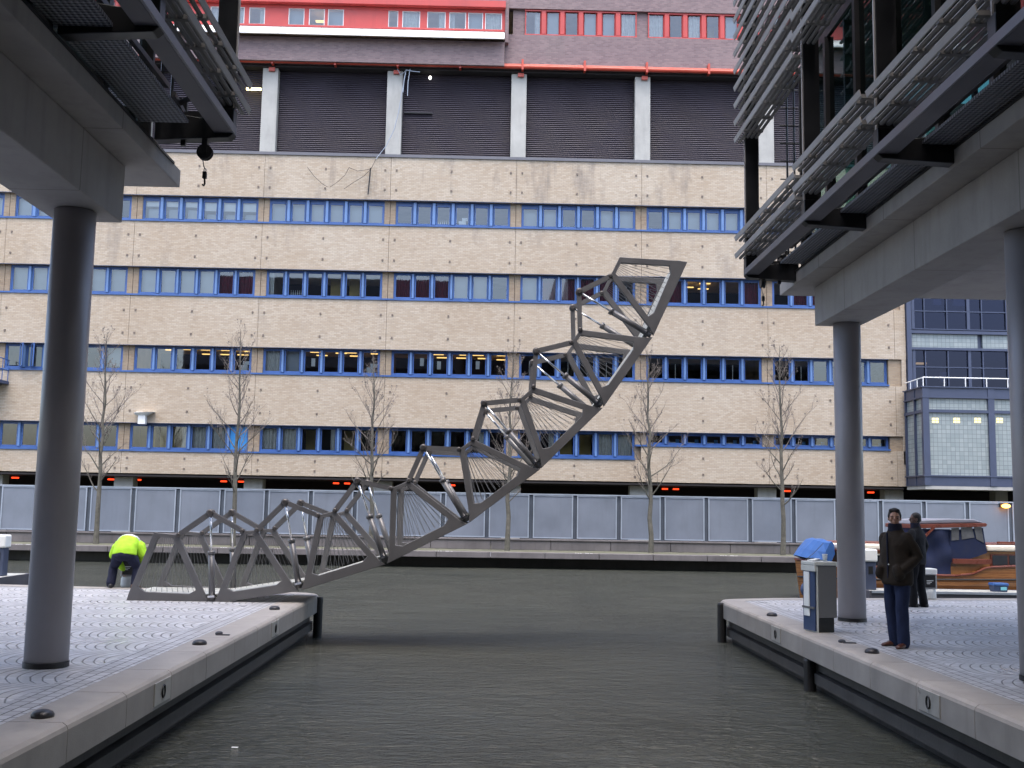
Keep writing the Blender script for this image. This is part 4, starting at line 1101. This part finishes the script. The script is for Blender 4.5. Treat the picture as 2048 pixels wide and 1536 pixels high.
# service pedestals: white capped, dark panel, pale foot
def pedestal(X, Y, z, lab, h=.62, hs=.17):
    t = thing('service_pedestal', lab, 'pedestal', (X, Y, z), 'service pedestals for moored boats')
    MB().lathe((X, Y, z), [(hs*.95, 0), (hs*1.02, .03), (hs, .16), (hs*.86, .21)], 20).build('foot', MAT['offwhite'], t)
    MB().box(X-hs*.9, X+hs*.9, Y-hs*.8, Y+hs*.8, z+.205, z+h*.80).build('body', MAT['pedgrey'], t, bevel=.02)
    MB().box(X-hs*.66, X+hs*.66, Y-hs*.8-.012, Y-hs*.8-.001, z+.24, z+h*.78).build('panel', MAT['blacksteel'], t)
    m = MB()
    for i in range(3): m.box(X-hs*.4, X-hs*.4+hs*(.8-.2*i), Y-hs*.8-.018, Y-hs*.8-.0125, z+h*.60-.03*i, z+h*.60-.03*i+.012)
    m.build('panel_text', MAT['offwhite'], t)
    MB().box(X-hs*.95, X+hs*.95, Y-hs*.9, Y+hs*.9, z+h*.805, z+h).build('cap', MAT['white'], t, bevel=.025)
    return t
MAT['pedgrey'] = pm('pedestal_grey', (.34, .35, .36), .45)
a = ground(1859, 1199); pedestal(a.x, a.y+.1, 0, 'small pale pedestal with a dark panel beside the man in black')
a = ground(254, 1174); pedestal(a.x, a.y+.15, 0, 'pale pedestal that the worker in yellow is bending over', h=.66)
def dockpost(X, Y, lab):
    t = thing('dock_post', lab, 'post', (X, Y, -.325), 'white topped posts standing on the pontoons')
    MB().box(X-.15, X+.15, Y-.15, Y+.15, -.325, .42).build('post_body', MAT['steelblue'], t, bevel=.02)
    m = MB().box(X-.19, X+.19, Y-.19, Y+.19, .421, .76); m.build('cap', MAT['white'], t, bevel=.04)
    MB().box(X-.06, X+.06, Y-.158, Y-.151, .1, .3).build('socket', MAT['blacksteel'], t)
dockpost(at(1737, 1120, 29.2).x, 29.2, 'white topped dock post half hidden behind the pale column, by the boat')
dockpost(at(2, 1100, 29.2).x, 29.2, 'white topped dock post on the short pontoon end beside the dark column')

# grey service cabinet on the right coping
cw = ground(1647, 1266); CM = Matrix.Translation((cw.x+.02, cw.y+.17, .004)) @ Matrix.Rotation(radians(14), 4, 'Z')
t = thing('service_cabinet', 'grey metal cabinet with a light strip on its side, cup on top', 'cabinet', (cw.x, cw.y+.1, .004))
def cb(m, nm, mat, **kw): return m.xf(CM).build(nm, MAT[mat], t, **kw)
MAT['cabgrey'] = pm('cabinet_grey_paint', (.15, .152, .158), .45, .2, .06, 3); MAT['cabwhite'] = pm('cabinet_light_edge', (.62, .64, .62), .4, .2, .05, 3)
cb(MB().box(-.12, .13, -.14, .16, 0, .20), 'plinth', 'blacksteel', bevel=.006)
cb(MB().box(-.135, .16, -.17, .19, .205, .944), 'door', 'cabgrey', bevel=.008)
cb(MB().box(-.16, -.138, -.17, .19, .0, .94), 'side_frame', 'cabwhite', bevel=.004)
cb(MB().box(-.185, -.162, -.15, .17, .02, .86), 'side_recess', 'bluedark')
cb(MB().box(-.20, -.187, -.02, .13, .22, .85), 'light_diffuser', 'white', bevel=.004)
cb(MB().box(-.205, -.187, -.15, .17, .33, .36), 'cross_strap', 'cabgrey')
cb(MB().box(-.20, .17, -.18, .20, .945, 1.0), 'top', 'cabwhite', bevel=.01)
cb(MB().box(-.20, -.164, -.18, .20, .86, .944), 'top_lip', 'cabwhite', bevel=.006)
cp = CM @ Vector((.06, -.03, 1.001))
t = thing('plastic_cup', 'clear plastic cup standing on top of the grey cabinet', 'cup', cp)
MAT['cup'] = pm('milky_plastic', (.55, .60, .66), .25, 0, .05, 8)
MB().lathe(cp, [(.028, 0), (.038, .10), (.035, .10), (.026, .006)], 16).build('cup_body', MAT['cup'], t, smooth=True)
MB().lathe(cp, [(.0378, .094), (.041, .096), (.041, .101), (.0378, .103)], 16).build('rim', MAT['white'], t)
cp = CM @ Vector((-.06, .06, 1.003))
o = MB().box(-.09, .09, -.05, .05, 0, .012).add([(-.09, -.05, .013), (.06, -.06, .03), (.08, .05, .035), (-.08, .06, .013)], [(0,1,2,3)]).xf(Matrix.Translation(cp) @ Matrix.Rotation(.5, 4, 'Z')).build('folded_newspaper', MAT['paper'])
tag(settled(o), 'folded newspaper lying beside the plastic cup on the cabinet', 'newspaper')

# mooring studs and low cleats on the coping
def stud(px, py, lab):
    c = ground(px, py, .004)
    o = MB().lathe((c.x, c.y, .004), [(.085, 0), (.088, .02), (.075, .042), (.045, .056), (.01, .06)], 20).build('mooring_stud', MAT['pin2'], None, smooth=True)
    tag(settled(o), lab, 'mooring stud', 'round black studs on the coping')
def cleat(px, py, lab):
    c = ground(px, py, .004); t = thing('cleat', lab, 'cleat', c, 'low cleats on the coping')
    MB().ell((c.x, c.y, .02), .05, .06, .028, 12, 8).build('cleat_head', MAT['pin2'], t)
    MB().box(c.x-.02, c.x+.16, c.y-.10, c.y-.06, .005, .018).xf(Matrix.Identity(4)).build('cleat_plate', MAT['pin2'], t, bevel=.004)
MAT['pin2'] = pm('black_cast_iron', (.03, .03, .036), .42, .2, .2, 9)
stud(85, 1434, 'large black stud in the near corner of the coping past the thick column'); stud(399, 1289, 'black stud beside a low cleat on the coping near the thick column'); stud(549, 1219, 'black stud at the far end of the coping under the bridge')
stud(1544, 1232, 'black stud at the far end of the coping beyond the grey cabinet'); stud(1744, 1306, 'black stud on the coping at the feet of the brown jacketed man')
cleat(438, 1269, 'low flat cleat on the coping between two studs near the bridge'); cleat(1684, 1285, 'low flat cleat on the coping next to the grey cabinet')
# litter on the water
c = ground(470, 1494, -.745); o = MB().box(c.x-.035, c.x+.03, c.y-.02, c.y+.02, -.7495, -.7465).build('paper_scrap', MAT['paper'])
tag(settled(o), 'scrap of white paper floating on the dark water', 'paper scrap')
# ------------------------------------------------------------------ people
def cloth(name, col, rough=.85, var=.2):
    g = G(name); p = g.pos()
    f = g.noise(g.vscale(p, (1, 1, .6)), 9, 4, .6); k = g.noise(p, 160, 2)
    c = g.mix(g.ramp(f, .3, .7), tuple(v*(1-var) for v in col), tuple(min(1, v*(1+var)) for v in col))
    return g.bsdf(c, rough, 0, g.bump(g.M('ADD', f, g.M('MULTIPLY', k, .1)), .5, .03), .25)
MAT['skin'] = pm('skin', (.42, .23, .16), .5, 0, .08, 9); MAT['skin2'] = pm('dark_skin', (.11, .06, .045), .5, 0, .08, 9)
MAT['hair'] = pm('dark_hair', (.014, .011, .010), .6, 0, .4, 30, .6, 120)
MAT['jk_brown'] = cloth('dark_brown_jacket', (.028, .021, .0155)); MAT['jeans'] = cloth('blue_jeans', (.017, .026, .066)); MAT['shoe'] = pm('brown_leather', (.080, .026, .015), .4)
MAT['scarf'] = cloth('navy_scarf', (.012, .014, .030)); MAT['jk_black'] = cloth('black_jacket', (.010, .0105, .014)); MAT['tr_black'] = cloth('black_trousers', (.008, .008, .011)); MAT['shoe_black'] = pm('black_leather', (.012, .012, .013), .4)
MAT['hivis'] = cloth('yellow_hivis_cloth', (.36, .66, .035), .7, .12); MAT['reflect'] = pm('silver_reflective_tape', (.75, .78, .76), .3, .2); MAT['tr_navy'] = cloth('navy_work_trousers', (.014, .017, .040)); MAT['boot'] = pm('tan_work_boot', (.10, .055, .03), .6)
MAT['eye'] = pm('dark_eye', (.02, .015, .012), .2)

def fold(seed, amp, sc=7.):
    def f(v):
        n = mnoise.noise(Vector((v.x*sc+seed, v.y*sc, v.z*sc*.7))) + .5*mnoise.noise(Vector((v.x*sc*2.3+seed, v.y*sc*2.3, v.z*sc*2)))
        q = mnoise.noise_vector(Vector((v.x*sc*.8, v.y*sc*.8+seed, v.z*sc*.8)))
        return v + q*amp*.6 + Vector((0, 0, 0))
    return f
def rings(spec, n=20):
    return [[Vector((cx + rx*cos(2*pi*k/n), cy + ry*sin(2*pi*k/n), z)) for k in range(n)] for cx, cy, z, rx, ry in spec]
def hand(m, wrist, d, palm_n, side, L=.175, curl=.6):
    """palm, four curled fingers and a thumb; d = direction of the hand, palm_n = palm normal"""
    d = Vector(d).normalized(); pn = Vector(palm_n); pn = (pn - d*pn.dot(d)).normalized(); ac = d.cross(pn)*side
    w = Vector(wrist); c = w + d*L*.27
    m.cap([w, w + d*L*.25, w + d*L*.48], [.024, .030, .029], 10)
    m.cap([w + d*L*.2 + ac*.016, w + d*L*.45 + ac*.026], [.018, .016], 8); m.cap([w + d*L*.2 - ac*.016, w + d*L*.45 - ac*.026], [.018, .015], 8)
    for i, (o, ln) in enumerate(((.030, .46), (.010, .52), (-.010, .49), (-.029, .38))):
        b = w + d*L*.48 + ac*o; p1 = b + (d*cos(curl*.4) + pn*sin(curl*.4))*L*ln*.45; p2 = p1 + (d*cos(curl*1.2) + pn*sin(curl*1.2))*L*ln*.33; p3 = p2 + (d*cos(curl*1.9) + pn*sin(curl*1.9))*L*ln*.25
        m.cap([b, p1, p2, p3], [.0092, .0088, .008, .007], 8)
    b = w + d*L*.15 + ac*.026; p1 = b + (d*.75 + ac*.65 + pn*.2).normalized()*L*.2; p2 = p1 + (d*.9 + ac*.2 + pn*.35).normalized()*L*.17
    m.cap([b, p1, p2], [.012, .0105, .0085], 8)
def head_parts(m, T):
    """skull, jaw, nose, ears around the origin at the base of the skull; face towards -Y"""
    h = MB()
    h.ell((0, .005, .125), .074, .094, .105); h.ell((0, -.030, .065), .056, .060, .062); h.ell((0, -.052, .035), .030, .030, .026)
    h.ell((0, -.055, .125), .058, .038, .05); h.cap([(0, -.088, .128), (0, -.104, .093), (0, -.098, .082)], [.010, .014, .012], 8)
    h.ell((.042, -.060, .088), .022, .024, .02); h.ell((-.042, -.060, .088), .022, .024, .02)
    h.ell((0, -.083, .055), .026, .014, .009); h.ell((0, -.082, .045), .022, .013, .008)
    for s in (1, -1): h.ell((s*.077, .010, .100), .010, .020, .031)
    h.ell((.032, -.082, .118), .020, .010, .006); h.ell((-.032, -.082, .118), .020, .010, .006)
    h.xf(T); m.add(h.v, h.f)
def hair_mesh(T, short=False):
    h = MB()
    h.ell((0, .022, .150), .083, .098, .092); h.ell((0, .045, .105), .078, .075, .075)
    if not short:
        h.ell((.015, -.045, .205), .055, .042, .026); h.ell((-.03, -.035, .205), .045, .04, .026)
        h.ell((.074, -.01, .135), .012, .030, .035); h.ell((-.074, -.01, .135), .012, .030, .035)
    return h.xf(T)
def face_bits(T, par):
    for s in (1, -1):
        MB().ell((s*.032, -.087, .106), .0085, .006, .0045, 10, 6).xf(T).build('eye', MAT['eye'], par, smooth=True)
        MB().cap([(s*.014, -.095, .124), (s*.034, -.096, .129), (s*.052, -.086, .122)], [.0032, .004, .0025], 6).xf(T).build('eyebrow', MAT['hair'], par)
def shoe(m, x, y, yaw, z=0, L=.28):
    h = MB(); rs = []
    for t, wd, ht in ((0, .030, .065), (.05, .040, .085), (.25, .043, .095), (.45, .044, .075), (.7, .050, .055), (.9, .042, .045), (1, .022, .032)):
        n = 14; rs.append([Vector((wd*cos(2*pi*k/n), .10 - L*t, max(0, ht/2 + ht/2*sin(2*pi*k/n)))) for k in range(n)])
    h.loft(rs).xf(Matrix.Translation((x, y, z)) @ Matrix.Rotation(yaw, 4, 'Z')); m.add(h.v, h.f)

def standing(pos, theta, head_theta, H, mats_, lab, pockets=True, jacket_len=.84, seed=1.):
    sc = H/1.78
    T = Matrix.Translation(pos) @ Matrix.Rotation(theta, 4, 'Z') @ Matrix.Scale(sc, 4)
    HT = T @ Matrix.Translation((0, -.015, 1.545)) @ Matrix.Rotation(head_theta-theta, 4, 'Z')
    hipx, foot = .092, [(.12, -.04, .22), (-.115, .05, -.30)]
    legs = [((s*hipx, .01, .93), (s*.105 + (.0 if s > 0 else -.0), -.02 + fy*.4, .50), (fx*.92, fy+.01, .08)) for s, (fx, fy, _) in zip((1, -1), foot)]
    sh = [(s*.178, 0, 1.405) for s in (1, -1)]
    if pockets: el = [(s*.265, .10, 1.165) for s in (1, -1)]; wr = [(s*.175, -.085, .985) for s in (1, -1)]
    else: el = [(s*.265, .03, 1.14) for s in (1, -1)]; wr = [(s*.27, -.07, .885) for s in (1, -1)]
    b = MB()
    b.loft(rings([(0, 0, .86, .13, .09), (0, 0, .95, .155, .105), (0, 0, 1.12, .14, .095), (0, 0, 1.3, .165, .105), (0, 0, 1.42, .17, .09), (0, 0, 1.48, .08, .06)]))
    b.cap([(0, .0, 1.42), (0, -.005, 1.50), (0, -.012, 1.60)], [.062, .056, .056])
    for i, s in enumerate((1, -1)):
        b.cap(list(map(Vector, legs[i])), [.078, .055, .038]); b.cap([Vector(legs[i][2]), Vector((foot[i][0], foot[i][1]-.06, .04))], [.030, .020])
        b.cap([Vector(sh[i]), Vector(el[i]), Vector(wr[i])], [.050, .040, .028])
        hd = Vector((-s*.45, .12, -.85)) if pockets else Vector((0, -.12, -1))
        hand(b, wr[i], hd, (-s, 0, 0), s, .17, .5)
    b.xf(T); head_parts(b, HT)
    # figure dict collects the meshes in world space; body is the root
    base = Vector(pos)
    root_o = b.build('person', MAT[mats_['skin']], None, smooth=True, remesh=.0075*sc)
    for v in root_o.data.vertices: v.co -= base
    root_o.location = base; ORG[root_o] = base
    tag(root_o, lab, 'person')
    j = MB()
    j.loft(rings([(0, 0, jacket_len, .20, .145), (0, 0, jacket_len+.03, .222, .160), (0, .0, 1.0, .222, .160), (0, 0, 1.15, .212, .152), (0, 0, 1.30, .222, .152), (0, 0, 1.38, .205, .132), (0, 0, 1.435, .160, .112), (0, -.005, 1.485, .10, .092), (0, -.008, 1.535, .082, .082)], 24))
    for i in (0, 1):
        j.cap([Vector(sh[i]) + Vector((0, 0, -.01)), Vector(sh[i]).lerp(Vector(el[i]), .5), Vector(el[i]), Vector(el[i]).lerp(Vector(wr[i]), .5), Vector(wr[i])], [.076, .078, .073, .068, .062])
    if pockets:
        for s in (1, -1): j.cap([(s*.15, -.12, .93), (s*.13, -.14, 1.0)], [.075, .06])
    j.xf(T); j.build('jacket', MAT[mats_['jacket']], root_o, smooth=True, remesh=.011*sc, disp=fold(seed, .022))
    c = MB().loft(rings([(0, -.008, 1.475, .098, .094), (0, -.010, 1.51, .092, .092), (0, -.015, 1.555, .088, .090), (0, -.018, 1.582, .084, .086), (0, -.018, 1.583, .05, .05)])).xf(T)
    c.build('collar', MAT[mats_['collar']], root_o, smooth=True, remesh=.009)
    if pockets:
        z = MB().box(-.008, .008, -.170, -.150, .88, 1.46).xf(T); z.build('zip_flap', MAT[mats_['collar']], root_o)
        MB().ell((.02, -.170, 1.055), .012, .006, .009, 8, 6).xf(T).build('buckle', MAT['reflect'], root_o)
    tr = MB(); tr.ell((0, .01, .90), .165, .118, .11)
    for i in (0, 1):
        hp, kn, an = map(Vector, legs[i])
        tr.cap([hp, hp.lerp(kn, .5), kn, kn.lerp(an, .55), an + Vector((0, .005, -.02))], [.112, .098, .083, .078, .082])
    tr.xf(T); tr.build('trousers', MAT[mats_['trousers']], root_o, smooth=True, remesh=.011*sc, disp=fold(seed+4, .016, 9))
    for fx, fy, yw in foot:
        s_ = MB(); shoe(s_, fx, fy, yw*-1 if False else (.28 if fx > 0 else -.22)); s_.xf(T)
        s_.build('shoe', MAT[mats_['shoe']], root_o, smooth=True)
    hair_mesh(HT, mats_.get('short')).build('hair', MAT['hair'], root_o, smooth=True, remesh=.008)
    face_bits(HT, root_o)
    return root_o
p1 = ground(1797, 1294)
standing((p1.x, p1.y, 0), radians(-62), radians(-20), 1.78, dict(skin='skin', jacket='jk_brown', collar='scarf', trousers='jeans', shoe='shoe'), 'man in a dark brown jacket and jeans, hands in his pockets', True, .79, 1.)
p2 = ground(1836, 1214)
standing((p2.x, p2.y, 0), radians(-140), radians(-95), 1.74, dict(skin='skin2', jacket='jk_black', collar='scarf', trousers='tr_black', shoe='shoe_black', short=True), 'man dressed in black with his back turned, behind the brown jacket', False, .80, 6.)

# worker bending over, seen from behind (local -Y points away from the viewer after the half turn)
pw = ground(246, 1176); T = Matrix.Translation((pw.x, pw.y, 0)) @ Matrix.Rotation(pi + radians(4), 4, 'Z')
hips = Vector((0, .05, .68)); chest = Vector((0, -.30, .84)); neck = Vector((0, -.46, .80))
legs = [((s*.10, .05, .66), (s*.225, -.10, .40), (s*.235, .02, .08)) for s in (1, -1)]
sh = [Vector((s*.19, -.34, .82)) for s in (1, -1)]; el = [Vector((.29, -.36, .54)), Vector((-.33, -.28, .55))]; wr = [Vector((.12, -.42, .33)), Vector((-.22, -.42, .34))]
el[0], wr[0] = Vector((.22, -.34, .54)), Vector((.07, -.30, .34))
b = MB()
def oring(c, d, rx, ry, n=20):
    d = Vector(d).normalized(); a = Vector((1, 0, 0)); u = d.cross(a).normalized(); return [Vector(c) + a*rx*cos(2*pi*k/n) + u*ry*sin(2*pi*k/n) for k in range(n)]
def torso(m, grow):
    path = [((0, .12, .60), .12, .09), ((0, .07, .68), .155, .115), ((0, -.06, .79), .155, .11), ((0, -.20, .86), .165, .115), ((0, -.33, .87), .175, .10), ((0, -.42, .83), .10, .07)]
    rs = []
    for i, (c, rx, ry) in enumerate(path):
        d = Vector(path[min(i+1, len(path)-1)][0]) - Vector(path[max(0, i-1)][0]); rs.append(oring(c, d, rx+grow, ry+grow))
    m.loft(rs)
torso(b, 0)
b.cap([Vector((0, -.38, .84)), Vector((0, -.47, .78)), Vector((0, -.52, .72))], [.06, .055, .055])
for i in (0, 1):
    b.cap(list(map(Vector, legs[i])), [.08, .056, .038]); b.cap([Vector(legs[i][2]), Vector((legs[i][2][0], legs[i][2][1]-.14, .03))], [.034, .026])
    b.cap([sh[i], el[i], wr[i]], [.05, .04, .028]); hand(b, wr[i], (-.1 if i == 0 else .1, -.1, -1), (0, 1, 0), 1 if i == 0 else -1, .17, .9)
b.xf(T); HT = T @ Matrix.Translation((0, -.50, .74)) @ Matrix.Rotation(radians(118), 4, 'X'); head_parts(b, HT)
base = Vector((pw.x, pw.y, 0)); wk = b.build('person', MAT['skin'], None, smooth=True, remesh=.0075)
for v in wk.data.vertices: v.co -= base
wk.location = base; ORG[wk] = base
tag(wk, 'worker in a bright yellow jacket bending over beside the bridge foot', 'person')
j = MB(); path = [((0, .06, .635), .235, .165), ((0, .04, .70), .235, .165), ((0, -.05, .80), .225, .155), ((0, -.18, .89), .215, .145), ((0, -.30, .915), .205, .125), ((0, -.40, .87), .15, .09), ((0, -.45, .82), .08, .06)]
rs = []
for i, (c, rx, ry) in enumerate(path):
    d = Vector(path[min(i+1, len(path)-1)][0]) - Vector(path[max(0, i-1)][0]); rs.append(oring(c, d, rx, ry, 24))
j.loft(rs)
for i in (0, 1): j.cap([sh[i] + Vector((0, .03, .0)), sh[i].lerp(el[i], .5), el[i], wr[i].lerp(el[i], .12)], [.115, .100, .088, .07])
j.cap([Vector((-.22, -.2, .80)), Vector((-.31, -.2, .62)), Vector((-.30, -.22, .55))], [.11, .10, .075]); j.cap([Vector((.20, -.15, .78)), Vector((.255, -.12, .64))], [.11, .085])
j.xf(T); j.build('jacket', MAT['hivis'], wk, smooth=True, remesh=.012, disp=fold(9., .028, 8))
rb = MB(); rb.loft([oring((0, -.215, .893), (0, -.13, .05), .224, .153, 28), oring((0, -.262, .908), (0, -.13, .03), .222, .146, 28)]).xf(T); rb.build('reflective_band', MAT['reflect'], wk, smooth=True)
rb = MB(); e = el[1]; s_ = sh[1].lerp(el[1], .55); d = (el[1]-sh[1]).normalized(); rb.tube([s_, s_ + d*.05], .112, 16).xf(T); rb.build('sleeve_band', MAT['reflect'], wk, smooth=True)
tr = MB(); tr.ell((0, .08, .64), .205, .15, .12)
for i in (0, 1):
    hp, kn, an = map(Vector, legs[i]); tr.cap([hp, hp.lerp(kn, .5), kn, kn.lerp(an, .5), an + Vector((0, 0, -.0))], [.125, .110, .092, .084, .088])
tr.xf(T); tr.build('trousers', MAT['tr_navy'], wk, smooth=True, remesh=.011, disp=fold(3., .016, 9))
for i, s in enumerate((1, -1)):
    q = MB(); shoe(q, legs[i][2][0], .04, .35*s); q.xf(T); q.build('boot', MAT['shoe_black'] if s > 0 else MAT['boot'], wk, smooth=True)
hair_mesh(HT).build('hair', MAT['hair'], wk, smooth=True, remesh=.009); face_bits(HT, wk)
